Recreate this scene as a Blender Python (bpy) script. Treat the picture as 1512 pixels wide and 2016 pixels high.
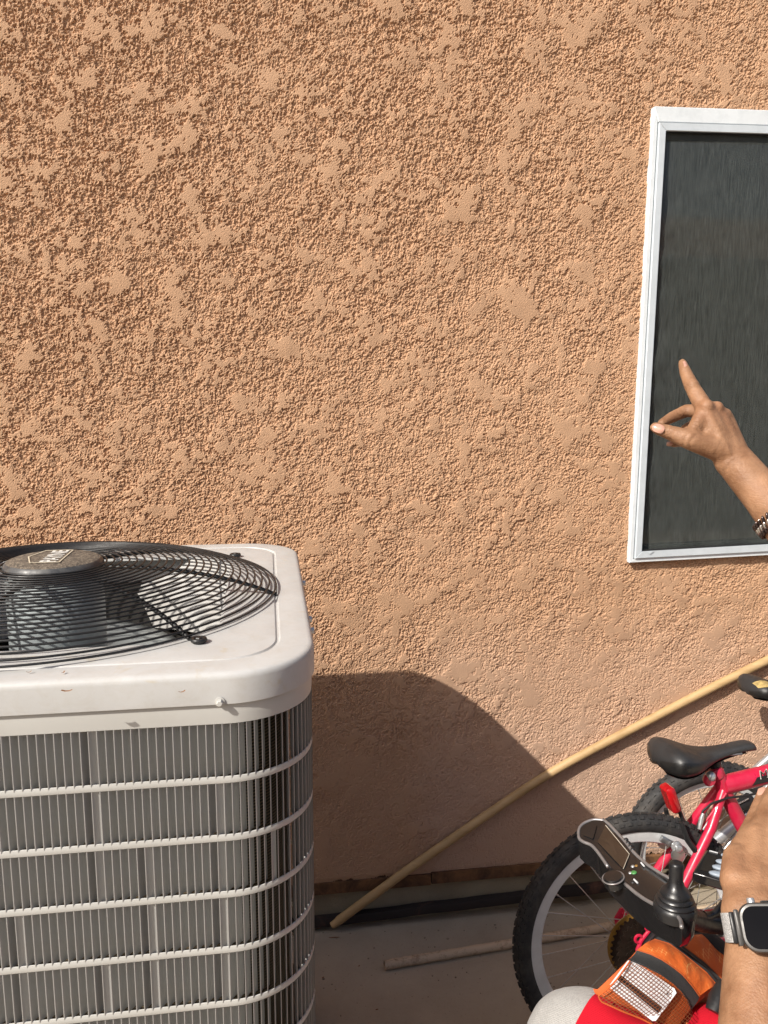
import bpy, bmesh, math, random
import numpy as np
from mathutils import Vector, Matrix, Quaternion

random.seed(7); rng = np.random.default_rng(11)
for o in list(bpy.data.objects): bpy.data.objects.remove(o)
scene = bpy.context.scene
COL = scene.collection
R_ = math.radians

# ------------------------------------------------------------------ camera
PW, PH, PF = 1512, 2016, 1550.0            # photograph size and focal length in pixels
CAMC = np.array([0.0, 0.0, 1.505])
def cam_basis(pitch, yaw, roll):
    p, y, r = R_(pitch), R_(yaw), R_(roll)
    f = np.array([math.sin(y)*math.cos(p), math.cos(y)*math.cos(p), -math.sin(p)])
    rt = np.array([math.cos(y), -math.sin(y), 0.0]); up = np.cross(rt, f)
    return rt*math.cos(r)+up*math.sin(r), -rt*math.sin(r)+up*math.cos(r), f
CR, CU, CF = cam_basis(9.23, 8.4, 0.21)
cd = bpy.data.cameras.new('camera'); cam = bpy.data.objects.new('camera', cd); COL.objects.link(cam)
cd.sensor_fit = 'HORIZONTAL'; cd.sensor_width = 36.0; cd.lens = PF/PW*36.0
cd.clip_start = 0.02; cd.clip_end = 500
m = Matrix.Identity(4)
for i in range(3): m[i][0], m[i][1], m[i][2], m[i][3] = CR[i], CU[i], -CF[i], CAMC[i]
cam.matrix_world = m
scene.camera = cam
def ray(x, y): return CF+CR*(x-PW/2)/PF-CU*(y-PH/2)/PF
def at(x, y, t): return CAMC+ray(x, y)*t                       # t = distance along the view axis
def onp(x, y, ax, v):
    d = ray(x, y); return CAMC+d*((v-CAMC[ax])/d[ax])

# ------------------------------------------------------------------ sky, sun, exposure
SUN_DIR = Vector((1.46, 1.0, -1.50)).normalized()              # direction the light travels
elev = math.asin(-SUN_DIR.z); azim = math.atan2(-SUN_DIR.x, -SUN_DIR.y)
world = bpy.data.worlds.new('World'); scene.world = world; world.use_nodes = True
wn = world.node_tree; bg = wn.nodes['Background']
sky = wn.nodes.new('ShaderNodeTexSky'); sky.sky_type = 'NISHITA'; sky.sun_disc = False
sky.sun_elevation = elev; sky.sun_rotation = azim % (2*math.pi)
sky.air_density = 0.8; sky.dust_density = 3.0; sky.ozone_density = 0.4
wn.links.new(sky.outputs[0], bg.inputs[0]); bg.inputs[1].default_value = 0.11
sd = bpy.data.lights.new('sun', 'SUN'); sd.energy = 5.0; sd.angle = R_(0.53); sd.color = (1.0, 0.945, 0.86)
sun = bpy.data.objects.new('sun', sd); COL.objects.link(sun)
sun.rotation_euler = SUN_DIR.to_track_quat('-Z', 'Y').to_euler(); sun.location = (-4, -3, 6)
vs = scene.view_settings
vs.view_transform = 'Standard'; vs.look = 'None'; vs.gamma = 1.0; vs.use_curve_mapping = False; vs.exposure = 0.24

# ------------------------------------------------------------------ materials
MATS = {}
def nmat(name):
    mt = bpy.data.materials.new(name); mt.use_nodes = True
    nt = mt.node_tree; b = nt.nodes['Principled BSDF']
    MATS[name] = mt
    return mt, nt, b
def nd(nt, t, **kw):
    n = nt.nodes.new(t)
    for k, v in kw.items():
        if k in n.inputs: n.inputs[k].default_value = v
        else: setattr(n, k, v)
    return n
def coords(nt, kind='Object', scale=None):
    tc = nt.nodes.new('ShaderNodeTexCoord')
    if scale is None: return tc.outputs[kind]
    mp = nt.nodes.new('ShaderNodeMapping'); mp.inputs['Scale'].default_value = scale
    nt.links.new(tc.outputs[kind], mp.inputs[0]); return mp.outputs[0]
def ramp(nt, fac, stops):
    r = nt.nodes.new('ShaderNodeValToRGB'); e = r.color_ramp.elements
    while len(e) < len(stops): e.new(0.5)
    for el, (p, c) in zip(e, stops): el.position = p; el.color = (*c, 1) if len(c) == 3 else c
    nt.links.new(fac, r.inputs[0]); return r.outputs[0]
def mixc(nt, fac, a, b, mode='MIX'):
    n = nt.nodes.new('ShaderNodeMix'); n.data_type = 'RGBA'; n.blend_type = mode
    for s, v in ((0, fac), (6, a), (7, b)):
        if hasattr(v, 'links') or hasattr(v, 'is_linked'): nt.links.new(v, n.inputs[s])
        elif s == 0: n.inputs[0].default_value = v
        else: n.inputs[s].default_value = (*v, 1)
    return n.outputs[2]
def noise(nt, vec, scale, detail=4, rough=0.6, dist=0.0):
    n = nd(nt, 'ShaderNodeTexNoise'); n.inputs['Scale'].default_value = scale; n.inputs['Detail'].default_value = detail
    n.inputs['Roughness'].default_value = rough; n.inputs['Distortion'].default_value = dist
    nt.links.new(vec, n.inputs['Vector']); return n.outputs['Fac']
def bump(nt, b, h, strength=0.3, dist=0.002):
    n = nt.nodes.new('ShaderNodeBump'); n.inputs['Strength'].default_value = strength; n.inputs['Distance'].default_value = dist
    nt.links.new(h, n.inputs['Height']); nt.links.new(n.outputs[0], b.inputs['Normal']); return n
def math_(nt, op, a, b=None):
    n = nt.nodes.new('ShaderNodeMath'); n.operation = op
    for i, v in enumerate((a, b)):
        if v is None: continue
        if isinstance(v, (int, float)): n.inputs[i].default_value = v
        else: nt.links.new(v, n.inputs[i])
    return n.outputs[0]

def simple(name, col, rough=0.5, metal=0.0, var=0.25, scale=18, bumpv=0.15, bdist=0.001, coat=0.0, spec=0.5, dust=None, dscale=9, damt=0.5):
    """principled with mottled colour, uneven roughness and fine relief"""
    mt, nt, b = nmat(name); v = coords(nt)
    n = noise(nt, v, scale, 5)
    lo = tuple(c*(1-var) for c in col); hi = tuple(min(1, c*(1+var)) for c in col)
    c = ramp(nt, n, [(0.3, lo), (0.7, hi)])
    if dust:
        n2 = noise(nt, v, dscale, 6, 0.7)
        f = ramp(nt, n2, [(0.45, (0, 0, 0)), (0.75, (damt,)*3)])
        c = mixc(nt, f, c, dust)
    nt.links.new(c, b.inputs['Base Color'])
    r = ramp(nt, noise(nt, v, scale*2.3, 3), [(0.3, (max(0, rough-0.1),)*3), (0.7, (min(1, rough+0.12),)*3)])
    nt.links.new(r, b.inputs['Roughness'])
    b.inputs['Metallic'].default_value = metal; b.inputs['Coat Weight'].default_value = coat
    b.inputs['Specular IOR Level'].default_value = spec
    if bumpv: bump(nt, b, noise(nt, v, scale*9, 4), bumpv, bdist)
    return mt

def m_stucco():
    mt, nt, b = nmat('stucco_paint'); v = coords(nt)
    big = noise(nt, v, 1.7, 5, 0.55)
    c = ramp(nt, big, [(0.3, (0.468, 0.284, 0.170)), (0.7, (0.505, 0.313, 0.192))])
    mid = noise(nt, v, 21, 5, 0.65)
    c = mixc(nt, ramp(nt, mid, [(0.35, (0, 0, 0)), (0.75, (0.35,)*3)]), c, (0.535, 0.330, 0.198))
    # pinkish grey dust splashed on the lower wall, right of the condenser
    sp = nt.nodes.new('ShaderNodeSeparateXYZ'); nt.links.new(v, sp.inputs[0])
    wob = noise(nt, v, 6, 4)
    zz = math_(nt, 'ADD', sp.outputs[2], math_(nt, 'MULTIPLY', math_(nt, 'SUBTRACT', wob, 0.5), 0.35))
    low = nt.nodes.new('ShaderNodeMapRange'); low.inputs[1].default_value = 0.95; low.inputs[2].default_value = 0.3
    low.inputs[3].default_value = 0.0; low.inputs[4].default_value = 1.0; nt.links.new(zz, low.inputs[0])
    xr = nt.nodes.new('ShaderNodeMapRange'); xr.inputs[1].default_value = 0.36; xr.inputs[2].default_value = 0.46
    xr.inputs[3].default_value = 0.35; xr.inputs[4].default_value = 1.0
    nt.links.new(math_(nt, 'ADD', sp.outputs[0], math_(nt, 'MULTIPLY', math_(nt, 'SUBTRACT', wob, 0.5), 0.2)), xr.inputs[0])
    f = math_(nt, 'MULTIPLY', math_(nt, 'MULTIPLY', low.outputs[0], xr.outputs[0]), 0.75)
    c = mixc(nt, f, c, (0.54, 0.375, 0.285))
    nt.links.new(c, b.inputs['Base Color'])
    b.inputs['Roughness'].default_value = 0.85; b.inputs['Specular IOR Level'].default_value = 0.25
    bump(nt, b, noise(nt, v, 330, 6, 0.8), 0.75, 0.0022)
    return mt
def m_stucco_far():
    mt, nt, b = nmat('stucco_outside'); v = coords(nt)
    c = ramp(nt, noise(nt, v, 1.7, 5), [(0.3, (0.468, 0.284, 0.170)), (0.7, (0.505, 0.313, 0.192))])
    nt.links.new(c, b.inputs['Base Color']); b.inputs['Roughness'].default_value = 0.85
    bump(nt, b, noise(nt, v, 60, 8, 0.7), 1.0, 0.012); return mt
def m_concrete(name, a, b_, scale=1.0, stain=(0.10, 0.085, 0.07), satin=0.85):
    mt, nt, b = nmat(name); v = coords(nt)
    c = ramp(nt, noise(nt, v, 3.2*scale, 8, 0.65, 0.4), [(0.28, a), (0.72, b_)])
    c = mixc(nt, ramp(nt, noise(nt, v, 1.1*scale, 6, 0.6, 0.8), [(0.52, (0, 0, 0)), (0.72, (0.6,)*3)]), c, stain)
    c = mixc(nt, ramp(nt, noise(nt, v, 160, 3, 0.6), [(0.62, (0, 0, 0)), (0.72, (0.4,)*3)]), c, (0.09, 0.08, 0.07))
    nt.links.new(c, b.inputs['Base Color']); b.inputs['Roughness'].default_value = satin
    h = math_(nt, 'ADD', noise(nt, v, 90, 6, 0.7), math_(nt, 'MULTIPLY', noise(nt, v, 9, 5), 1.5))
    bump(nt, b, h, 0.5, 0.004); return mt
def m_rust(name, paint, rust, scale=14, lo=0.45, hi=0.6):
    mt, nt, b = nmat(name); v = coords(nt)
    n = noise(nt, v, scale, 8, 0.75, 0.5)
    rc = mixc(nt, noise(nt, v, 60, 4), rust, tuple(x*0.5 for x in rust))
    c = mixc(nt, ramp(nt, n, [(lo, (0, 0, 0)), (hi, (1, 1, 1))]), paint, rc)
    nt.links.new(c, b.inputs['Base Color']); b.inputs['Roughness'].default_value = 0.8
    bump(nt, b, noise(nt, v, 120, 6, 0.7), 0.6, 0.002); return mt
def m_wood(name, a, b_, axis_scale):
    mt, nt, b = nmat(name); v = coords(nt, 'Object', axis_scale)
    n = noise(nt, v, 22, 6, 0.6, 1.0)
    c = ramp(nt, n, [(0.25, a), (0.75, b_)])
    c = mixc(nt, ramp(nt, noise(nt, coords(nt), 30, 5), [(0.6, (0, 0, 0)), (0.75, (0.35,)*3)]), c, (0.25, 0.15, 0.07))
    nt.links.new(c, b.inputs['Base Color']); b.inputs['Roughness'].default_value = 0.55
    bump(nt, b, noise(nt, v, 60, 4), 0.2, 0.001); return mt
def m_top_cover():
    mt, nt, b = nmat('dusty_white_enamel'); v = coords(nt)
    c = ramp(nt, noise(nt, v, 7, 6), [(0.3, (0.445, 0.442, 0.430)), (0.7, (0.505, 0.502, 0.49))])
    c = mixc(nt, ramp(nt, noise(nt, v, 42, 8, 0.75, 0.6), [(0.46, (0, 0, 0)), (0.66, (0.32,)*3)]), c, (0.40, 0.37, 0.32))
    c = mixc(nt, ramp(nt, noise(nt, v, 13, 5, 0.6, 1.5), [(0.61, (0, 0, 0)), (0.72, (0.55,)*3)]), c, (0.44, 0.37, 0.25))
    nt.links.new(c, b.inputs['Base Color'])
    r = ramp(nt, noise(nt, v, 25, 5), [(0.3, (0.32,)*3), (0.7, (0.6,)*3)]); nt.links.new(r, b.inputs['Roughness'])
    bump(nt, b, noise(nt, v, 35, 4), 0.12, 0.002); return mt
def m_coil():
    mt, nt, b = nmat('coil_fins'); v = coords(nt)
    w = nd(nt, 'ShaderNodeTexWave', wave_type='BANDS', bands_direction='Z'); w.inputs['Scale'].default_value = 70; w.inputs['Distortion'].default_value = 1.5
    nt.links.new(v, w.inputs[0])
    c = ramp(nt, w.outputs['Fac'], [(0.35, (0.035, 0.028, 0.018)), (0.8, (0.16, 0.12, 0.075))])
    nt.links.new(c, b.inputs['Base Color']); b.inputs['Roughness'].default_value = 0.5; b.inputs['Metallic'].default_value = 0.3
    return mt
def m_cap():
    mt, nt, b = nmat('dust_speckled_cap'); v = coords(nt)
    n = noise(nt, v, 190, 6, 0.75, 1.2)
    c = ramp(nt, n, [(0.38, (0.035, 0.03, 0.026)), (0.52, (0.13, 0.105, 0.08)), (0.68, (0.33, 0.275, 0.20))])
    nt.links.new(c, b.inputs['Base Color']); b.inputs['Roughness'].default_value = 0.8
    bump(nt, b, n, 0.4, 0.001); return mt
def m_screen():
    mt, nt, b = nmat('solar_screen_mesh'); v = coords(nt, 'Object', (1, 1, 0.05))
    n = noise(nt, v, 520, 3, 0.7); n2 = noise(nt, v, 40, 4)
    c = ramp(nt, math_(nt, 'ADD', math_(nt, 'MULTIPLY', n, 0.97), math_(nt, 'MULTIPLY', n2, 0.03)), [(0.34, (0.036, 0.041, 0.038)), (0.68, (0.122, 0.135, 0.127))])
    nt.links.new(c, b.inputs['Base Color']); b.inputs['Roughness'].default_value = 0.55; b.inputs['Specular IOR Level'].default_value = 0.2
    bump(nt, b, n, 0.25, 0.0008)
    tr = nt.nodes.new('ShaderNodeBsdfTransparent'); mx = nt.nodes.new('ShaderNodeMixShader'); mx.inputs[0].default_value = 0.43
    out = nt.nodes['Material Output']; nt.links.new(b.outputs[0], mx.inputs[1]); nt.links.new(tr.outputs[0], mx.inputs[2]); nt.links.new(mx.outputs[0], out.inputs[0])
    return mt
def m_glass():
    mt, nt, b = nmat('window_glass')
    b.inputs['Base Color'].default_value = (0.01, 0.012, 0.012, 1); b.inputs['Roughness'].default_value = 0.05
    b.inputs['Specular IOR Level'].default_value = 1.0; b.inputs['IOR'].default_value = 1.75
    return mt
def m_skin():
    mt, nt, b = nmat('skin'); v = coords(nt)
    c = ramp(nt, noise(nt, v, 28, 5, 0.6), [(0.3, (0.205, 0.100, 0.050)), (0.7, (0.375, 0.208, 0.116))])
    c = mixc(nt, ramp(nt, noise(nt, v, 9, 4), [(0.5, (0, 0, 0)), (0.8, (0.35,)*3)]), c, (0.31, 0.115, 0.060))
    c = mixc(nt, ramp(nt, noise(nt, v, 210, 3, 0.6), [(0.66, (0, 0, 0)), (0.74, (0.45,)*3)]), c, (0.17, 0.075, 0.04))
    nt.links.new(c, b.inputs['Base Color']); b.inputs['Roughness'].default_value = 0.52; b.inputs['Specular IOR Level'].default_value = 0.38
    b.inputs['Subsurface Weight'].default_value = 0.05; b.inputs['Subsurface Radius'].default_value = (0.012, 0.005, 0.003); b.inputs['Subsurface Scale'].default_value = 0.4
    vo = nd(nt, 'ShaderNodeTexVoronoi'); vo.inputs['Scale'].default_value = 520; nt.links.new(v, vo.inputs['Vector'])
    wv = noise(nt, coords(nt, 'Object', (1, 1, 4)), 75, 4, 0.7, 1.2)
    h = math_(nt, 'ADD', math_(nt, 'MULTIPLY', vo.outputs['Distance'], 0.5), math_(nt, 'MULTIPLY', wv, 1.6))
    bump(nt, b, h, 0.35, 0.0022); return mt
def m_fabric(name, col, scale=900, var=0.2, heather=0.0, rough=0.9, b_=0.5, sheen=0.12):
    mt, nt, b = nmat(name); v = coords(nt)
    w = nd(nt, 'ShaderNodeTexWave', wave_type='BANDS', bands_direction='DIAGONAL'); w.inputs['Scale'].default_value = scale/6; w.inputs['Distortion'].default_value = 3; w.inputs['Detail'].default_value = 3
    nt.links.new(v, w.inputs[0])
    n = noise(nt, v, 14, 5)
    c = ramp(nt, n, [(0.3, tuple(x*(1-var) for x in col)), (0.7, tuple(min(1, x*(1+var)) for x in col))])
    if heather:
        c = mixc(nt, ramp(nt, noise(nt, coords(nt, 'Object', (1, 1, 6)), 150, 4, 0.8), [(0.4, (0, 0, 0)), (0.65, (heather,)*3)]), c, tuple(x*0.55 for x in col))
    nt.links.new(c, b.inputs['Base Color']); b.inputs['Roughness'].default_value = rough; b.inputs['Specular IOR Level'].default_value = 0.2
    b.inputs['Sheen Weight'].default_value = sheen
    bump(nt, b, math_(nt, 'ADD', w.outputs['Fac'], math_(nt, 'MULTIPLY', noise(nt, v, 45, 4), 2)), b_, 0.0012); return mt
def m_ripstop():
    mt, nt, b = nmat('orange_ripstop'); v = coords(nt)
    n = noise(nt, v, 30, 5)
    c = ramp(nt, n, [(0.3, (0.56, 0.105, 0.016)), (0.7, (0.68, 0.150, 0.025))])
    mp = nt.nodes.new('ShaderNodeMapping'); mp.inputs['Rotation'].default_value = (0.3, 0.2, 0.78); nt.links.new(v, mp.inputs[0])
    br = nd(nt, 'ShaderNodeTexBrick', offset=0.0); br.inputs['Scale'].default_value = 95; br.inputs['Mortar Size'].default_value = 0.028
    br.inputs['Color1'].default_value = br.inputs['Color2'].default_value = (0, 0, 0, 1); br.inputs['Mortar'].default_value = (1, 1, 1, 1)
    br.inputs['Brick Width'].default_value = 0.5; br.inputs['Row Height'].default_value = 0.5
    nt.links.new(mp.outputs[0], br.inputs[0])
    patch = ramp(nt, noise(nt, v, 38, 3), [(0.5, (0, 0, 0)), (0.62, (0.7,)*3)])
    f = math_(nt, 'MULTIPLY', br.outputs['Color'], patch)
    c = mixc(nt, f, c, (0.90, 0.52, 0.18)); nt.links.new(c, b.inputs['Base Color'])
    b.inputs['Roughness'].default_value = 0.6; bump(nt, b, noise(nt, v, 55, 6, 0.7), 0.6, 0.004); return mt
def m_netting():
    """knitted pocket net: threads with real holes"""
    mt, nt, b = nmat('orange_pocket_net')
    uv = nt.nodes.new('ShaderNodeTexCoord').outputs['UV']
    mp = nt.nodes.new('ShaderNodeMapping'); mp.inputs['Scale'].default_value = (1, 1, 1); nt.links.new(uv, mp.inputs[0])
    vo = nd(nt, 'ShaderNodeTexVoronoi', feature='DISTANCE_TO_EDGE'); vo.inputs['Scale'].default_value = 1.0; vo.inputs['Randomness'].default_value = 0.12
    nt.links.new(mp.outputs[0], vo.inputs['Vector'])
    f = ramp(nt, vo.outputs['Distance'], [(0.085, (0, 0, 0)), (0.12, (1, 1, 1))])
    b.inputs['Base Color'].default_value = (0.16, 0.05, 0.015, 1); b.inputs['Roughness'].default_value = 0.6
    tr = nt.nodes.new('ShaderNodeBsdfTransparent'); mx = nt.nodes.new('ShaderNodeMixShader')
    nt.links.new(f, mx.inputs[0]); nt.links.new(b.outputs[0], mx.inputs[1]); nt.links.new(tr.outputs[0], mx.inputs[2])
    nt.links.new(mx.outputs[0], nt.nodes['Material Output'].inputs[0]); return mt
def m_band():
    mt, nt, b = nmat('milanese_steel'); v = coords(nt)
    vo = nd(nt, 'ShaderNodeTexVoronoi'); vo.inputs['Scale'].default_value = 700; nt.links.new(v, vo.inputs['Vector'])
    c = ramp(nt, vo.outputs['Distance'], [(0.1, (0.85, 0.85, 0.84)), (0.6, (0.45, 0.45, 0.45))]); nt.links.new(c, b.inputs['Base Color'])
    b.inputs['Metallic'].default_value = 0.35; b.inputs['Roughness'].default_value = 0.45; bump(nt, b, vo.outputs['Distance'], 0.6, 0.001); return mt
def m_rooftile():
    mt, nt, b = nmat('roof_tile_clay'); v = coords(nt)
    vo = nd(nt, 'ShaderNodeTexVoronoi'); vo.inputs['Scale'].default_value = 4; nt.links.new(v, vo.inputs['Vector'])
    c = ramp(nt, vo.outputs['Color'], [(0.1, (0.22, 0.11, 0.065)), (0.9, (0.48, 0.27, 0.16))]); nt.links.new(c, b.inputs['Base Color'])
    b.inputs['Roughness'].default_value = 0.85; bump(nt, b, noise(nt, v, 30, 5), 0.5, 0.01); return mt

M = {}
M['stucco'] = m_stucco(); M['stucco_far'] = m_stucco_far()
M['slab'] = m_concrete('slab_concrete', (0.33, 0.275, 0.205), (0.45, 0.385, 0.295), stain=(0.24, 0.19, 0.135))
M['footing'] = m_concrete('footing_concrete', (0.23, 0.19, 0.125), (0.33, 0.28, 0.19), 1.6, stain=(0.15, 0.12, 0.08))
M['screed'] = m_rust('weep_screed_rust', (0.21, 0.105, 0.045), (0.075, 0.035, 0.02), 9, 0.42, 0.62)
M['iron'] = m_rust('dark_flat_iron', (0.022, 0.016, 0.014), (0.16, 0.075, 0.05), 5, 0.58, 0.72)
M['pipe'] = m_rust('peeling_white_pipe', (0.56, 0.44, 0.31), (0.27, 0.155, 0.09), 46, 0.50, 0.72)
M['pole'] = m_wood('broom_handle_wood', (0.36, 0.23, 0.10), (0.56, 0.385, 0.195), (0.12, 1, 1))
M['white'] = simple('window_white_metal', (0.70, 0.74, 0.76), 0.4, 0, 0.06, 9, 0.1, dust=(0.42, 0.46, 0.48), dscale=30, damt=0.35)
M['white2'] = simple('screen_frame_metal', (0.56, 0.61, 0.645), 0.42, 0, 0.05, 9, 0.1, dust=(0.36, 0.4, 0.42), dscale=26, damt=0.3)
M['gasket'] = simple('black_gasket', (0.012, 0.012, 0.012), 0.6)
M['screen'] = m_screen(); M['glass'] = m_glass()
M['enamel'] = m_top_cover()
M['cabinet'] = simple('cabinet_grey_enamel', (0.47, 0.465, 0.44), 0.42, 0, 0.05, 5, 0.08, dust=(0.40, 0.38, 0.34), dscale=16, damt=0.25)
M['louver'] = simple('louver_shaded_enamel', (0.43, 0.43, 0.415), 0.45, 0, 0.08, 11, 0.08, dust=(0.36, 0.34, 0.30), dscale=28, damt=0.5)  # same paint as the cabinet, darkened: the blades' shade is in this colour
M['coil'] = m_coil(); M['cap'] = m_cap()
M['wire'] = simple('black_coated_wire', (0.010, 0.0108, 0.0118), 0.42, 0, 0.2, 40, 0.1, dust=(0.03, 0.029, 0.028), dscale=22, damt=0.3)
M['capside'] = simple('cap_plastic', (0.05, 0.052, 0.055), 0.45, 0, 0.3, 30, 0.2, dust=(0.20, 0.19, 0.17), dscale=45, damt=0.5)
M['motor'] = simple('motor_grey_paint', (0.36, 0.40, 0.41), 0.4, 0.2, 0.1, 20)
M['blade'] = simple('blade_aluminium', (0.42, 0.45, 0.455), 0.42, 0.35, 0.12, 15, dust=(0.25, 0.22, 0.18), damt=0.5)
M['interior'] = simple('condenser_inside', (0.03, 0.028, 0.025), 0.8)
M['orifice'] = simple('orifice_enamel', (0.56, 0.55, 0.53), 0.5, 0, 0.08, 12, dust=(0.38, 0.33, 0.27), dscale=14, damt=0.5)
M['bolt'] = simple('zinc_bolt', (0.55, 0.56, 0.57), 0.35, 0.7, 0.1, 40)
M['logo'] = simple('logo_print_white', (0.66, 0.65, 0.61), 0.6, 0, 0.1, 80)
M['logoline'] = simple('logo_print_line', (0.56, 0.50, 0.38), 0.6, 0, 0.2, 80)
M['tyre'] = simple('tyre_rubber', (0.020, 0.020, 0.021), 0.72, 0, 0.25, 30, 0.3, dust=(0.12, 0.105, 0.09), dscale=18, damt=0.5)
M['rim'] = simple('rim_aluminium', (0.66, 0.67, 0.68), 0.42, 0.25, 0.08, 20)
M['spoke'] = simple('spoke_steel', (0.52, 0.52, 0.51), 0.35, 0.8, 0.1, 40)
M['steel'] = simple('dull_steel', (0.42, 0.43, 0.435), 0.35, 0.85, 0.2, 25, dust=(0.22, 0.15, 0.1), damt=0.5)
M['silver'] = simple('silver_frame_paint', (0.50, 0.51, 0.52), 0.3, 0.6, 0.12, 12, coat=0.3)
M['pink'] = simple('pink_frame_paint', (0.50, 0.012, 0.048), 0.34, 0, 0.08, 16, 0.05, coat=0.35, dust=(0.52, 0.10, 0.14), dscale=20, damt=0.3)
M['blackp'] = simple('black_plastic', (0.016, 0.016, 0.017), 0.38, 0, 0.2, 30, 0.12)
M['gloss'] = simple('black_gloss_plastic', (0.012, 0.0115, 0.012), 0.14, 0, 0.15, 20, 0.02, coat=0.25)
M['rubber'] = simple('black_rubber', (0.014, 0.014, 0.015), 0.34, 0, 0.2, 35, 0.15)
M['saddle'] = simple('black_vinyl', (0.022, 0.0225, 0.024), 0.48, 0, 0.2, 22, 0.25, dust=(0.07, 0.068, 0.066), dscale=14, damt=0.45)
M['saddleunder'] = simple('saddle_shell', (0.012, 0.012, 0.012), 0.35)
M['tan'] = simple('tan_mesh_panel', (0.40, 0.29, 0.11), 0.8, 0, 0.4, 120, 0.5)
M['red'] = simple('red_reflector_plastic', (0.40, 0.008, 0.012), 0.16, 0, 0.15, 60, 0.1, coat=0.5)
M['yellow'] = simple('amber_plastic', (0.22, 0.118, 0.026), 0.35, 0, 0.25, 20)
M['sprocket'] = simple('rusty_sprocket', (0.030, 0.020, 0.015), 0.35, 0.5, 0.4, 40)
M['trim'] = simple('silver_trim', (0.30, 0.285, 0.285), 0.38, 0.6, 0.08, 30, 0.02)
M['lcd'] = simple('dark_lcd', (0.018, 0.014, 0.011), 0.14, 0, 0.05, 10, 0, coat=0.6, spec=1.0)
M['lcdline'] = simple('lcd_edge', (0.62, 0.56, 0.46), 0.3, 0.3, 0.05, 30, 0)
M['greybtn'] = simple('grey_button_rubber', (0.24, 0.285, 0.34), 0.45, 0, 0.08, 30)
M['green'] = simple('green_mark', (0.06, 0.22, 0.06), 0.4)
M['skin'] = m_skin(); M['nail'] = simple('fingernail', (0.50, 0.275, 0.205), 0.28, 0, 0.06, 60, 0.03, coat=0.3)
M['hair'] = simple('black_hair', (0.014, 0.011, 0.01), 0.5, 0, 0.4, 90, 0.6)
M['eye'] = simple('eye_white', (0.75, 0.73, 0.7), 0.2); M['iris'] = simple('iris_brown', (0.04, 0.02, 0.01), 0.2)
M['redcloth'] = m_fabric('red_jersey', (0.43, 0.006, 0.018), var=0.08, b_=0.3, sheen=0)
M['greycloth'] = m_fabric('grey_heather_jersey', (0.38, 0.372, 0.36), var=0.06, heather=0.5, b_=0.4)
M['shirt'] = m_fabric('navy_shirt_jersey', (0.05, 0.06, 0.09))
M['piping'] = simple('orange_piping', (0.46, 0.09, 0.016), 0.8); M['rip'] = m_ripstop(); M['net'] = m_netting()
M['webbing'] = m_fabric('black_webbing', (0.022, 0.022, 0.023), 1600, 0.2, rough=0.75)
M['card'] = simple('white_card', (0.60, 0.61, 0.63), 0.4, 0, 0.02, 10, 0.02); M['stripe'] = simple('black_stripe', (0.015, 0.013, 0.015), 0.35)
M['titan'] = simple('titanium_case', (0.10, 0.097, 0.094), 0.45, 0.6, 0.08, 60, 0.05)
M['display'] = simple('watch_glass', (0.003, 0.003, 0.004), 0.12, 0, 0.05, 5, 0, spec=0.12)
M['band'] = m_band()
M['beads'] = simple('dark_steel_beads', (0.10, 0.075, 0.07), 0.18, 0.9, 0.3, 200)
M['chrome'] = simple('bright_beads', (0.75, 0.73, 0.7), 0.12, 0.95, 0.1, 200)
M['tile'] = m_rooftile(); M['nwall'] = simple('neighbour_render', (0.36, 0.27, 0.20), 0.9, 0, 0.1, 3, 0.3)
M['grit'] = simple('loose_grit', (0.22, 0.18, 0.135), 0.9, 0, 0.5, 60); M['leaf'] = simple('dry_leaf', (0.22, 0.11, 0.05), 0.8)

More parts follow.
